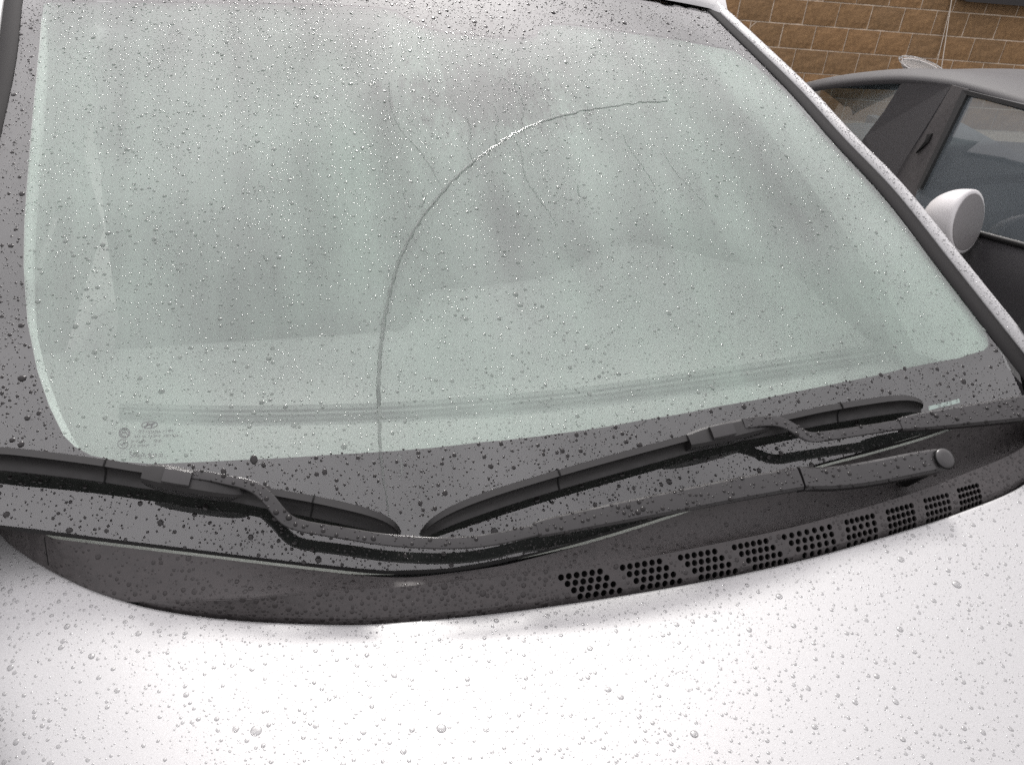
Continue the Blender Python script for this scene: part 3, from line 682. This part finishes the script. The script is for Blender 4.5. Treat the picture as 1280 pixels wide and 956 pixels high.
connector([(862, 550, 0.0390, .016, .02), (884, 544, 0.0410, .021, .023), (915, 537, 0.0415, .022, .024), (945, 530.5, 0.0405, .020, .022), (960, 530, 0.0375, .015, .018)], [(890, 540.5, 0.0450, .0155, .006), (904, 537.5, 0.0453, .016, .006), (918, 534.5, 0.0450, .0155, .006)], armB)

# ================================================================== the dark car beside it
dark = empty('dark_car', (2.1, .8, -.25), 'dark grey car parked beside the silver one, seen past its windscreen pillar', 'car')
def slab(name, pts, inward, material, parent, smooth=False):
    P = np.array(pts); n = len(P); V = np.vstack([P, P + np.array(inward)])
    F = [tuple(range(n)), tuple(range(n, 2*n))[::-1]] + [(i, (i+1) % n, n+(i+1) % n, n+i) for i in range(n)]
    o = part(name, V, F, material, parent, smooth)
    bm = bmesh.new(); bm.from_mesh(o.data); bmesh.ops.recalc_face_normals(bm, faces=bm.faces); bm.to_mesh(o.data); bm.free(); return o
# roof shell: rail row, crown row, far rows
rail = [(985, 118, 1.60), (1010, 112, 1.58), (1040, 106.5, 1.565), (1080, 102, 1.55), (1130, 100, 1.54), (1187, 106, 1.53), (1230, 117, 1.525), (1280, 133, 1.52), (1330, 151, 1.52), (1420, 185, 1.52)]
crown = [(985, 112, 1.66), (1010, 105, 1.65), (1040, 98.5, 1.65), (1080, 92.5, 1.65), (1130, 88, 1.65), (1187, 87.5, 1.66), (1230, 90, 1.68), (1280, 95, 1.70), (1330, 101, 1.72), (1420, 113, 1.76)]
R0 = smooth_path([on_x(*q) for q in rail], 50); R1 = smooth_path([on_x(*q) for q in crown], 50)
rows = [R0 + [.004, 0, -.012], R0]
for t in (.2, .45, .75, 1.0):
    rows.append(R0 + (R1-R0)*t + np.array([0, 0, .016*math.sin(math.pi*t)]))
rows += [R1 + [.2, 0, .006], R1 + [.55, 0, .0], R1 + [.9, 0, -.03], R1 + [1.05, 0, -.06]]
o = part('roof', np.concatenate(rows), grid_faces(len(rows), 50), M_DARKPAINT, dark); face_out(o, (0, 0, 1))
# drip channel line on the roof
cl0 = smooth_path([on_x(*q) for q in [(1010, 107, 1.63), (1040, 101, 1.62), (1080, 95.5, 1.615), (1130, 91.5, 1.61), (1187, 95, 1.60), (1197, 96, 1.595)]], 40)
V, F = loft([np.array([p + np.array([0, .0, .004]) + .0035*np.array([math.cos(a), 0, math.sin(a)]) for a in np.linspace(0, 2*math.pi, 6, endpoint=False)]) for p in cl0]); part('drip_channel', V, F, M_RUBBER, dark)
# front pillar, door frame
slab('front_pillar', [on_x(1128, 102, 1.545), on_x(1190, 106, 1.53), on_x(1160, 158, 1.50), on_x(1124, 212, 1.46), on_x(1110, 240, 1.44), on_x(1040, 230, 1.50), on_x(1081, 171, 1.515), on_x(1106, 138, 1.53)], (.03, .02, 0), M_DARKPAINT, dark)
slab('door_frame', [on_x(1190, 106.5, 1.527), on_x(1210, 112, 1.522), on_x(1176, 180, 1.485), on_x(1147, 240, 1.445), on_x(1130, 275, 1.42), on_x(1100, 258, 1.43), on_x(1124, 212, 1.456), on_x(1160, 158, 1.496)], (.03, .0, 0), M_PLASTIC, dark)
tri = slab('door_handle_recess', [on_x(1159, 168, 1.488), on_x(1165, 167, 1.488), on_x(1160, 178, 1.48), on_x(1144, 192, 1.468), on_x(1155, 178, 1.478)], (.006, 0, 0), M_BLACK, dark)
slab('window_seal', [on_x(1203, 112, 1.519), on_x(1280, 131, 1.514), on_x(1420, 183, 1.515), on_x(1420, 189, 1.513), on_x(1280, 137, 1.512), on_x(1208, 119, 1.517), on_x(1150, 236, 1.438), on_x(1146, 235, 1.438)], (.02, 0, 0), M_RUBBER, dark)
# glazing
def pane(name, pts, mat_): 
    P = np.array(pts); o = part(name, P, [tuple(range(len(P)))], mat_, dark, False); face_out(o, (-1, -.2, .2)); return o
pane('side_window', [on_x(1207, 116, 1.528), on_x(1280, 134, 1.524), on_x(1420, 186, 1.524), on_x(1420, 340, 1.425), on_x(1280, 304, 1.425), on_x(1225, 289, 1.425), on_x(1140, 262, 1.425), on_x(1147, 237, 1.447)], M_SIDEGLASS)
ws = [smooth_path([on_x(*q) for q in [(1132, 103, 1.56), (1108, 138, 1.535), (1083, 171, 1.525), (1040, 232, 1.51)]], 12), smooth_path([on_x(*q) for q in [(1060, 104, 1.68), (1045, 138, 1.66), (1030, 171, 1.65), (1000, 232, 1.64)]], 12), smooth_path([on_x(*q) for q in [(1000, 112, 1.95), (985, 140, 1.93), (970, 171, 1.92), (950, 232, 1.9)]], 12)]
wsm = smooth_path(np.array([x.reshape(-1) for x in ws]), 12).reshape(-1, 3)
o = part('front_window', wsm, grid_faces(12, 12), M_FRONTGLASS, dark); face_out(o, (-1, 0, .3))
# cabin: far door, floor, seats, dash
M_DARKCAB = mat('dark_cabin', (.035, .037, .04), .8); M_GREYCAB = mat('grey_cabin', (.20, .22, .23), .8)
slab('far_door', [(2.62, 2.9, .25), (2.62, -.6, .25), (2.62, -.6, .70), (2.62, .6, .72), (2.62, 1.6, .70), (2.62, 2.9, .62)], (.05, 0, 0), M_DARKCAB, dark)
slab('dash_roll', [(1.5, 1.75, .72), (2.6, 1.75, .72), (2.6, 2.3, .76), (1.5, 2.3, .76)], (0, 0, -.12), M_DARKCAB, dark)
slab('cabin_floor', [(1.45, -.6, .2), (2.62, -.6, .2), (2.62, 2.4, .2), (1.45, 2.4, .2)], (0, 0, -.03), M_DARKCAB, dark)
for x in (1.72, 2.32):
    V, F = rounded_slab((x, .62, .25), .20, .07, .52, -.25); st = part('seat', V, F, M_GREYCAB, dark)
    V, F = rounded_slab((x, .46, .80), .11, .05, .16, -.2); part('headrest', V, F, M_GREYCAB, st)
# curved dark band seen through the glass
bp = smooth_path([on_x(*q) for q in [(1150, 222, 1.50), (1165, 230, 1.50), (1185, 234, 1.50), (1215, 229, 1.50), (1250, 224, 1.50), (1300, 224, 1.50), (1360, 230, 1.50)]], 30)
V, F = loft([np.array([p + np.array([0, .012*math.cos(a)*.6, .012*math.sin(a)]) for a in np.linspace(0, 2*math.pi, 8, endpoint=False)]) for p in bp]); part('dark_band', V, F, M_DARKCAB, dark)
# door skin below the glass
V = []
belt = [(1090, 262), (1140, 264), (1225, 291), (1280, 306), (1340, 322), (1420, 345)]
Bt = smooth_path([on_x(q[0], q[1], 1.42) for q in belt], 20)
for dx, dz in ((.01, .004), (-.012, .0), (-.03, -.03), (-.045, -.10), (-.05, -.25), (-.04, -.45), (0, -.62), (.05, -.8)):
    V += [p + np.array([dx, 0, dz]) for p in Bt]
o = part('door', V, grid_faces(8, 20), M_DARKPAINT, dark); face_out(o, (-1, 0, 0))
V, F = loft([np.array([p + np.array([-.016, 0, .003]) + .007*np.array([math.cos(a), 0, math.sin(a)]) for a in np.linspace(0, 2*math.pi, 8, endpoint=False)]) for p in Bt]); part('belt_moulding', V, F, M_RUBBER, dark)
# wing mirror: egg-shaped shell, oval glass on the flat end
Pm = on_x(1198, 276, 1.33); ax = .70*CR - .68*ray(1198, 276) - .10*CU; ax /= np.linalg.norm(ax)
upv = np.array([0, 0, 1.]); sdv = np.cross(ax, upv); sdv /= np.linalg.norm(sdv); upv = np.cross(sdv, ax)
secs = []
for k in np.linspace(0, 1, 12):
    rr = math.sin(math.acos(max(-1, min(1, 1 - 1.02*k)))) if k < 1 else 1
    secs.append(np.array([Pm + ax*(-.085 + .107*k) + sdv*(.068*rr*math.cos(a)) + upv*(.076*rr*math.sin(a)) for a in np.linspace(0, 2*math.pi, 28, endpoint=False)]))
secs.append(np.array([Pm + ax*.025 + sdv*(.062*math.cos(a)) + upv*(.069*math.sin(a)) for a in np.linspace(0, 2*math.pi, 28, endpoint=False)]))
V, F = loft(secs); mir = part('wing_mirror', V, F, mat('white_mirror_shell', (.50, .49, .49), .35), dark); mir['label'] = 'rounded silver door mirror beaded with rain'
V, F = loft([np.array([Pm + ax*dk + sdv*(.060*q*math.cos(a)) + upv*(.067*q*math.sin(a)) for a in np.linspace(0, 2*math.pi, 28, endpoint=False)]) for dk, q in ((.022, 1), (.0262, 1), (.0265, .98))])
part('mirror_glass', V, F, mat('wet_mirror', (.20, .19, .19), .6, .3), mir)
slab('mirror_stalk', [Pm + np.array([.02, 0, -.04]), Pm + np.array([.14, .03, -.05]), Pm + np.array([.14, .03, -.08]), Pm + np.array([.02, 0, -.065])], (0, .04, 0), M_DARKPAINT, mir)

# ================================================================== block wall
DWALL = 8.0
dw = np.array([.975, -.215, 0]); dw /= np.linalg.norm(dw); nwl = np.array([dw[1], -dw[0], 0])
W0 = CAM + DWALL*np.array([math.sin(.7), math.cos(.7), 0]); W0[2] = 0
def on_wall(px, py, out=0.0):
    d = ray(px, py); t = ((W0 + nwl*out - CAM) @ nwl)/(d @ nwl); return CAM + d*t
wall = empty('block_wall', tuple(W0 + np.array([0, 0, -.28])), 'brown split-face block wall behind the parked cars', 'wall')
def wp(s, z, out=0): return W0 + dw*s + nwl*out + np.array([0, 0, z])
M_MORT = mat('mortar', (.36, .27, .20), .9); g = noise_node(M_MORT, 60, 4); color_ramp(M_MORT, g, (.40, .32, .24), (.58, .48, .37))
V = [wp(-8, -.3, -.0075), wp(4.5, -.3, -.0075), wp(4.5, 2.6, -.0075), wp(-8, 2.6, -.0075)]; V += [p - nwl*.2 for p in V]
part('mortar_bed', V, [(0, 1, 2, 3), (7, 6, 5, 4), (0, 4, 5, 1), (3, 2, 6, 7), (0, 3, 7, 4), (1, 5, 6, 2)], M_MORT, wall, False)
M_BLOCKS = []
for k, (c0, c1) in enumerate((((.170, .097, .042), (.31, .185, .084)), ((.182, .102, .044), (.33, .194, .087)), ((.155, .092, .042), (.285, .172, .080)))):
    M = mat('split_block', c0, .8); g = noise_node(M, 26, 8, .75); color_ramp(M, g, c0, c1, .35, .68); bump(M, g, .6, .012); M_BLOCKS.append(M)
BW, BH = .268, .180; block_meshes = []
for k in range(6):
    r = random.Random(k); nx, nz = 7, 5; V = []
    for j in range(nz):
        for i in range(nx):
            e = 0 if 0 < i < nx-1 and 0 < j < nz-1 else -.006
            V.append((( i/(nx-1) - .5)*(BW-.011), -(e + r.uniform(0, .006)), (j/(nz-1) - .5)*(BH-.011)))
    F = grid_faces(nz, nx); n0 = len(V)
    ring = [i for i in range(nx)] + [j*nx + nx-1 for j in range(1, nz)] + [(nz-1)*nx + i for i in range(nx-2, -1, -1)] + [j*nx for j in range(nz-2, 0, -1)]
    V += [(V[i][0], .016, V[i][2]) for i in ring]
    for q in range(len(ring)): F.append((ring[q], n0+q, n0+(q+1) % len(ring), ring[(q+1) % len(ring)]))
    me = mesh('block', V, F); me.materials.append(M_BLOCKS[k % 3]); block_meshes.append(me)
wang = math.atan2(dw[1], dw[0])
for row in range(-5, 9):
    z = .527 + BH*(row + .5)
    for i in range(-14, 12):
        s = -.519 + BW*(i + .5) + (0 if row % 2 == 0 else BW*.45)
        P = wp(s, z)
        q = proj(P)
        if z < -.25 or not (700 < q[0] < 1500): continue
        o = bpy.data.objects.new('block', random.choice(block_meshes)); COL.objects.link(o); o.parent = wall; o.matrix_parent_inverse = parent_world(wall).inverted()
        o.location = tuple(P + nwl*random.uniform(-.002, .003)); o.rotation_euler = (0, 0, wang)
# dark ledge crossing the top of the view
La, Lb = on_wall(1195, -1), on_wall(1280, 4)
zl = on_wall(1240, 2)[2]; s0 = (La - W0) @ dw
V = []
for z, out in ((zl, .0), (zl, .14), (zl+.20, .14), (zl+.20, .0)): V += [wp(s0, z, out), wp(4.0, z, out)]
part('dark_ledge', V, [(0, 1, 3, 2), (2, 3, 5, 4), (4, 5, 7, 6), (0, 2, 4, 6), (1, 7, 5, 3)], mat('dark_metal', (.02, .018, .018), .5), wall, False)
# white cables
def cable(name, a, b2, out, r, label):
    p0, p1 = on_wall(*a, out), on_wall(*b2, out)
    V, F = loft([np.array([p0 + (p1-p0)*t + r*(dw*math.cos(q) + nwl*math.sin(q)) for q in np.linspace(0, 2*math.pi, 6, endpoint=False)]) for t in np.linspace(-.3, 1.6, 8)])
    o = part(name, V, F, mat('white_cable', (.62, .56, .48), .6)); tag(o, label, 'cable', 'cables down the wall')
cable('cable', (1189.5, 0), (1177, 84), .03, .0045, 'white cable running straight down the brown wall to the right of its thinner twin')
cable('cable', (1187, 12), (1170, 84), .025, .0028, 'thin pale cable slanting down the brown wall, left of the thicker one')
# white bowl with raised rim above the dark car's roof
bowl = empty('white_bowl', (0, 0, 0), 'white bowl with a raised rim showing above the dark car roof', 'bowl')
Pc = on_wall(1152, 84, 1.2); bowl.location = tuple(Pc)
aR = on_wall(1180, 92, 1.2) - Pc; aL = on_wall(1150, 76, 1.2) - Pc
M_WHITE = mat('white_enamel', (.80, .78, .75), .35)
a1 = aR; a2 = aL*1.15; nn = np.cross(a1, a2); nn /= np.linalg.norm(nn); nn *= (1 if nn @ (CAM-Pc) > 0 else -1)
def ring_sec(k, dep, q): return np.array([Pc + a1*k*math.cos(a) + a2*k*math.sin(a) - nn*dep + np.array([0, 0, q]) for a in np.linspace(0, 2*math.pi, 36, endpoint=False)])
V, F = loft([ring_sec(.86, .0, 0), ring_sec(.80, .02, -.01), ring_sec(.66, .05, -.03), ring_sec(.4, .07, -.045), ring_sec(.05, .075, -.05)], True, False); solidify(part('dish', V, F, M_WHITE, bowl), .004)
V, F = loft([ring_sec(1.0, 0, 0), ring_sec(1.04, .0, .006), ring_sec(1.0, .0, .013), ring_sec(.94, 0, .006), ring_sec(1.0, 0, 0)], True, False); part('rim', V, F, M_WHITE, bowl)
for a in (.5, 1.6, 2.7, 4.2, 5.4):
    p0 = Pc + a1*.84*math.cos(a) + a2*.84*math.sin(a); p1 = Pc + a1*.97*math.cos(a) + a2*.97*math.sin(a) + np.array([0, 0, .005])
    V, F = loft([np.array([p + .004*(dw*math.cos(q) + np.array([0, 0, 1])*math.sin(q)) for q in np.linspace(0, 2*math.pi, 6, endpoint=False)]) for p in (p0, p1)]); part('rim_strut', V, F, M_WHITE, bowl)
p0 = Pc - nn*.07 + np.array([0, 0, -.05])
V, F = loft([np.array([p0 + np.array([0, 0, z]) + .02*np.array([math.cos(q), math.sin(q), 0]) for q in np.linspace(0, 2*math.pi, 10, endpoint=False)]) for z in (-(p0[2]+.26), .02)]); part('post', V, F, M_WHITE, bowl)

# ================================================================== rain
def caps(name, C, N, R, HR, seg, rings, elong=None, axis=None, jitter=.10, material=None):
    """spherical-cap drops; C centres, N normals, R radii, HR height/radius"""
    C = np.asarray(C); N = np.asarray(N); k = len(C); R = np.asarray(R); HR = np.asarray(HR)
    if axis is None: axis = np.tile([1.0, .01, .01], (k, 1))
    t1 = axis - (axis*N).sum(1)[:, None]*N; t1 /= np.linalg.norm(t1, axis=1)[:, None]; t2 = np.cross(N, t1)
    if elong is None: elong = np.ones(k)
    prof = {2: ((1, -.12), (.78, .66)), 3: ((1, -.12), (.93, .38), (.62, .82)), 4: ((1, -.12), (.97, .22), (.82, .58), (.5, .9))}[rings]
    nv = rings*seg + 1; V = np.zeros((k, nv, 3))
    ang = np.linspace(0, 2*math.pi, seg, endpoint=False)
    jit = 1 + rng.normal(0, jitter, (k, seg)); jit = (jit + np.roll(jit, 1, 1) + np.roll(jit, -1, 1))/3
    for i, (rr, zz) in enumerate(prof):
        for j in range(seg):
            x = R*rr*jit[:, j]*math.cos(ang[j])*elong; y = R*rr*jit[:, j]*math.sin(ang[j])
            V[:, i*seg+j] = C + t1*x[:, None] + t2*y[:, None] + N*(R*HR*zz)[:, None]
    V[:, -1] = C + N*(R*HR)[:, None]
    tris = []
    for i in range(rings-1):
        for j in range(seg):
            a, b2 = i*seg+j, i*seg+(j+1) % seg; tris += [(a, b2, b2+seg), (a, b2+seg, a+seg)]
    for j in range(seg): tris.append(((rings-1)*seg+j, (rings-1)*seg+(j+1) % seg, nv-1))
    T = (np.array(tris)[None] + (np.arange(k)*nv)[:, None, None]).reshape(-1, 3)
    me = bpy.data.meshes.new(name); me.vertices.add(k*nv); me.vertices.foreach_set('co', V.reshape(-1))
    me.loops.add(T.size); me.loops.foreach_set('vertex_index', T.reshape(-1).astype(np.int32)); me.polygons.add(len(T))
    me.polygons.foreach_set('loop_start', np.arange(0, T.size, 3, dtype=np.int32)); me.update(calc_edges=True)
    me.polygons.foreach_set('use_smooth', np.ones(len(T), bool)); me.materials.append(material or M_WATER)
    return me
SPECIAL = {}
class Spacer:
    def __init__(s, cell=.008): s.c = cell; s.d = {}
    def ok(s, p, r, gap=.0003):
        k = tuple((p/s.c).astype(int))
        for a in (-1, 0, 1):
            for b2 in (-1, 0, 1):
                for e in (-1, 0, 1):
                    for q, rq in s.d.get((k[0]+a, k[1]+b2, k[2]+e), ()):
                        if ((p-q)**2).sum() < (r+rq+gap)**2: return False
        s.d.setdefault(k, []).append((p, r)); return True
def in_frame(P, mar):
    q = proj(P); return (q[..., 0] > -mar) & (q[..., 0] < 1280+mar) & (q[..., 1] > -mar) & (q[..., 1] < 956+mar)
def scatter_mesh(o, n, up=None, mar=120):
    me = o.data; me.calc_loop_triangles(); vs_ = np.array([v.co for v in me.vertices]); tr = np.array([t.vertices for t in me.loop_triangles]); 
    a, b2, c2 = vs_[tr[:, 0]], vs_[tr[:, 1]], vs_[tr[:, 2]]; cr = np.cross(b2-a, c2-a); ar = np.linalg.norm(cr, axis=1)/2; nn = cr/(2*ar[:, None]+1e-12)
    w_ = np.nan_to_num(ar); w_[~in_frame((a+b2+c2)/3, mar)] = 0
    if up is not None: w_[(nn @ np.array(up)) < .55] = 0
    if w_.sum() < 1e-9: return np.zeros((0, 3)), np.zeros((0, 3))
    i = rng.choice(len(tr), n, p=w_/w_.sum()); r1, r2 = np.sqrt(rng.random(n)), rng.random(n)
    vn = np.array([v.normal for v in me.vertices])
    P = a[i]*(1-r1)[:, None] + b2[i]*(r1*(1-r2))[:, None] + c2[i]*(r1*r2)[:, None]
    return P, nn[i]
def sizes(n, med, sg, lo, hi): return np.clip(med*np.exp(rng.normal(0, sg, n)), lo, hi)
def rain(name, P, N, R, hr, label, big_label, big_r, sp, elong_axis=None, seg=(9, 3), group=None, el=(1.0, 1.25), material=None):
    order = np.argsort(-R); keep = [i for i in order if sp.ok(P[i], R[i])]; keep = np.array(keep)
    P, N, R = P[keep], N[keep], R[keep]; HR = hr*rng.uniform(.6, 1.5, len(R)); E = rng.uniform(*el, len(R)) if elong_axis is not None else np.ones(len(R))
    AX = np.tile(elong_axis, (len(R), 1)).astype(float) if elong_axis is not None else None
    big = R >= big_r
    if big.any():
        for i in np.where(big)[0]:
            me = caps('raindrop', P[i:i+1]*0, N[i:i+1], R[i:i+1], HR[i:i+1], 16, 4, E[i:i+1], None if AX is None else AX[i:i+1], .05, material)
            o = bpy.data.objects.new('raindrop', me); COL.objects.link(o); o.location = tuple(P[i]); tag(o, next((b for a, b in SPECIAL.items() if abs(a - R[i]) < 5e-6), big_label), 'raindrop', group)
    sm = ~big
    mid = sm & (R > .0014); tiny = sm & ~mid
    parts_ = []
    for msk, sg in ((mid, seg), (tiny, (7, 2))):
        if msk.any(): parts_.append(caps(name, P[msk], N[msk], R[msk], HR[msk], *sg, E[msk], None if AX is None else AX[msk], .20, material))
    if len(parts_) == 2:
        bm = bmesh.new(); bm.from_mesh(parts_[0]); bm.from_mesh(parts_[1]); bm.to_mesh(parts_[0]); bm.free()
    me = parts_[0]; me.polygons.foreach_set('use_smooth', np.ones(len(me.polygons), bool))
    o = bpy.data.objects.new(name, me); COL.objects.link(o); tag(o, label, 'raindrops', None, 'stuff'); return o

# runs of water on the glass, the edge left by the wiper first
sp = Spacer()
def run(px, wd, hh, label, seedr=0.0, material=None):
    pts = smooth_path([np.append(np.array(q, float), 0) for q in px], max(14, int(7*len(px)))); pts[1:-1, :2] += rng.normal(0, .55, (len(pts)-2, 2))
    secs = []; P3 = []
    for q in pts: P3.append(on_glass(q[0], q[1]))
    P3 = np.array(P3); T = frames(P3); n = len(P3)
    for i in range(n):
        uv = glass_uv(pts[i][0], pts[i][1]); N = SN(*uv); B = np.cross(T[i], N); s = wd*(1 + .35*math.sin(i*1.7 + seedr) * .5 + rng.normal(0, .12))*min(1, .25 + 4*min(i, n-1-i)/n)
        secs.append(np.array([P3[i] + B*s*c + N*hh*h for c, h in ((-.5, -.1), (-.4, .45), (-.15, .95), (.15, .95), (.4, .45), (.5, -.1))]))
    V, F = loft(secs, False, False); o = part('water_run', V, F, material or M_WATERRUN); face_out(o, (0, -.5, .85)); tag(o, label, 'water run', 'runs of water on the windscreen')
    for p in P3[::1]: sp.ok(p, wd*.6)
run([(487, 652), (483, 620), (479, 590), (475, 555), (474, 520), (473, 490), (474, 460), (477, 425), (484, 380), (492, 348), (505, 312), (522, 280), (545, 250), (570, 222), (600, 196), (640, 170), (680, 152), (720, 141), (760, 134), (800, 129), (835, 127)], .0042, .0012, 'long curved water line left by the wiper across the windscreen', 0, M_WATERMIST)
R_ = [([(486, 90), (489, 130), (500, 160), (522, 185), (540, 210), (553, 238)], .0028, 'thin water run left of the dark washed patch, ending on the curved line'),
      ([(514, 262), (508, 250), (505, 240), (506, 235)], .0030, 'short water run hooking off the left of the curved line'),
      ([(524, 262), (530, 250), (528, 240), (532, 232)], .0028, 'short forked water run just above the curved line'),
      ([(640, 172), (652, 190), (656, 220), (672, 245), (690, 270), (697, 290)], .0026, 'thin wavering water run below the curved line, ending in a dark drop'),
      ([(722, 230), (724, 245), (722, 258)], .0030, 'short water run right of the wavering one'),
      ([(776, 165), (790, 190), (808, 215), (822, 240)], .0022, 'faint slanting water run in the upper right, the left of two'),
      ([(826, 185), (842, 212), (866, 238), (884, 258)], .0022, 'faint slanting water run in the upper right, the right of two'),
      ([(500, 600), (502, 585), (498, 566)], .0034, 'short water run on the black border beside the curved line')]
for kx, wd_ in enumerate(('leftmost', 'middle', 'rightmost')):
    x0 = 592 + 33*kx; R_.append(([(x0, 203-15*kx), (x0-6, 185-15*kx), (x0-3, 165-15*kx), (x0-9, 145-15*kx)], .0020, wd_ + ' of three short water runs in the washed patch above the curved line'))
for i, (a, b2, c2) in enumerate(R_): run(a, b2, .0004, c2, i)

GU = (0, 1) 
def glass_scatter(n):
    uv = np.stack([rng.uniform(-1.0, 1.0, n), rng.uniform(-.04, 1.0, n)], 1)
    P = np.array([S(*q) for q in uv]); 
    q = proj(P); ok = (q[:, 0] > -60) & (q[:, 0] < 1340) & (q[:, 1] > -60)
    # inside the outline
    poly = np.array(outer_uv); ins = np.zeros(n, bool); j = len(poly)-1
    for i in range(len(poly)):
        a, b2 = poly[i], poly[j]; c = ((a[1] > uv[:, 1]) != (b2[1] > uv[:, 1])); ins ^= c & (uv[:, 0] < (b2[0]-a[0])*(uv[:, 1]-a[1])/(b2[1]-a[1]+1e-12) + a[0]); j = i
    ok &= ins
    dens = .55 + .45*np.sin(uv[:, 0]*23 + 3*np.sin(uv[:, 1]*5))*np.sin(uv[:, 1]*17 + 2*np.sin(uv[:, 0]*9)); ok &= rng.random(n) < .45 + .55*dens
    uv, P = uv[ok], P[ok]; return P, np.array([SN(*q) for q in uv])
P1_, N1_ = glass_scatter(12500); R1_ = sizes(len(P1_), .00122, .40, .0007, .0036)
P2_, N2_ = glass_scatter(60000); R2_ = sizes(len(P2_), .00062, .35, .00035, .0012)
P_, N_, Rr = np.concatenate([P1_, P2_]), np.concatenate([N1_, N2_]), np.concatenate([R1_, R2_])
# which drops lie over the black border
qq = proj(P_); cp = np.array(clear_px, float); ins = np.zeros(len(qq), bool); j_ = len(cp)-1
for i_ in range(len(cp)):
    a, b2 = cp[i_], cp[j_]; c = (a[1] > qq[:, 1]) != (b2[1] > qq[:, 1]); ins ^= c & (qq[:, 0] < (b2[0]-a[0])*(qq[:, 1]-a[1])/(b2[1]-a[1]+1e-9) + a[0]); j_ = i_
rain('raindrops', P_[ins], N_[ins], Rr[ins], .21, 'fine raindrops scattered over the misted part of the windscreen', 'large raindrop standing out among the small ones on the misted glass', .0033, sp, (0, .8, .55), (9, 3), 'large raindrops on the misted glass', (.7, 1.15), M_WATERMIST)
rain('raindrops', P_[~ins], N_[~ins], Rr[~ins]*1.15, .25, 'dark raindrops on the black border of the windscreen', 'large dark raindrop on the black border of the windscreen', .0038, sp, (0, .8, .55), (9, 3), 'large raindrops on the black border', (.85, 1.3), M_WATERBLACK)
sp2 = Spacer(.01)
P_, N_ = scatter_mesh(hood, 13000, None, 80); m_ = (N_[:, 2] > .4); P_, N_ = P_[m_], N_[m_]; Rr = np.where(rng.random(len(P_)) < .36, sizes(len(P_), .00118, .36, .0007, .0030), sizes(len(P_), .00058, .3, .00035, .0010))
extra = [(320, 913, .0050), (552, 910, .0044), (1196, 730, .0052), (1126, 699, .0041), (974, 745, .00362), (1125, 786, .00364), (868, 917, .00366)]
SPECIAL = {.0050: 'large round bead of rain low on the left of the silver bonnet', .0044: 'bead of rain low on the bonnet, just left of the middle', .0052: 'largest bead of rain, right side of the bonnet below the last vents',
           .0041: 'bead of rain on the bonnet just below the vent rim at the right', .00362: 'bead of rain on the bonnet under the fourth vent patch', .00364: 'bead of rain on the right of the bonnet, below the largest bead', .00366: 'bead of rain near the bottom edge, right of the middle of the bonnet'}
def on_hood(px, py):
    P = on_z(px, py, ZR)
    d = ray(px, py); t0 = np.linalg.norm(P - CAM); ok_, loc, nor, _ = hood.ray_cast(Vector(CAM) - Vector((0, 1.0, 0))*0, Vector(d))
    return (np.array(loc), np.array(nor)) if ok_ else (P, np.array([0, 0, 1.]))
EP = [on_hood(a, b2) for a, b2, _ in extra]
P_ = np.vstack([P_] + [e[0] for e in EP]); N_ = np.vstack([N_] + [e[1] for e in EP]); Rr = np.append(Rr, [e[2] for e in extra])
rain('raindrops', P_, N_, Rr, .21, 'clear beads of rain all over the silver bonnet', 'large round bead of rain on the silver bonnet', .0036, sp2, None, (10, 4), 'large beads of rain on the bonnet', (1, 1), M_WATERSILVER)
sp3 = Spacer(.01)
P_, N_ = scatter_mesh(cowl, 3600, None, 60); m_ = rng.random(len(P_)) < np.where(P_[:, 0] > .1, .5, .9); P_, N_ = P_[m_], N_[m_]
Rr = np.where(rng.random(len(P_)) < .35, sizes(len(P_), .0014, .34, .0008, .003), sizes(len(P_), .0008, .3, .0004, .0014))
Pr, Nr = scatter_mesh(rim, 2400, (0, -.5, .85), 60); hp = np.array(hole_pts)
m_ = np.array([((hp[:, :2] - p[:2])**2).sum(1).min() > .0058**2 for p in Pr]); Pr, Nr = Pr[m_], Nr[m_]
Rq = np.where(rng.random(len(Pr)) < .45, sizes(len(Pr), .0016, .34, .0009, .0034), sizes(len(Pr), .0008, .3, .0004, .0014))
rain('raindrops', np.vstack([P_, Pr]), np.vstack([N_, Nr]), np.append(Rr, Rq), .24, 'raindrops lying on the black cowl and its vent rim', 'large raindrop on the black cowl', .0044, sp3, None, (9, 3), 'large raindrops on the cowl', (1, 1), M_WATERCOWL)
sp4 = Spacer(.01); PA, NA = [], []
for a in [armA, armB] + [c for c in list(armA.children) + list(armB.children) if c.name.startswith(('arm_head', 'arm_strip'))]:
    p, n = scatter_mesh(a, 260 if a in (armA, armB) else 140, (0, -.55, .83), 40); PA.append(p); NA.append(n)
PA, NA = np.vstack(PA), np.vstack(NA); Rr = np.where(rng.random(len(PA)) < .4, sizes(len(PA), .0016, .3, .001, .003), sizes(len(PA), .0008, .3, .0004, .0013))
rain('raindrops', PA, NA, Rr, .5, 'small raindrops sitting on the two wiper arms', '', 1, sp4, None, (9, 3), None, (1, 1), M_WATERBLACK)
sp5 = Spacer(.006); P_, N_ = scatter_mesh(PR[1], 2600, tuple(PR[3][30]), 30); Rr = sizes(len(P_), .0008, .35, .0004, .0020)
rain('raindrops', P_, N_, Rr, .55, 'fine speckle of rain on the silver windscreen pillar', '', 1, sp5, None, (8, 3), None, (1, 1), M_WATERSILVER)
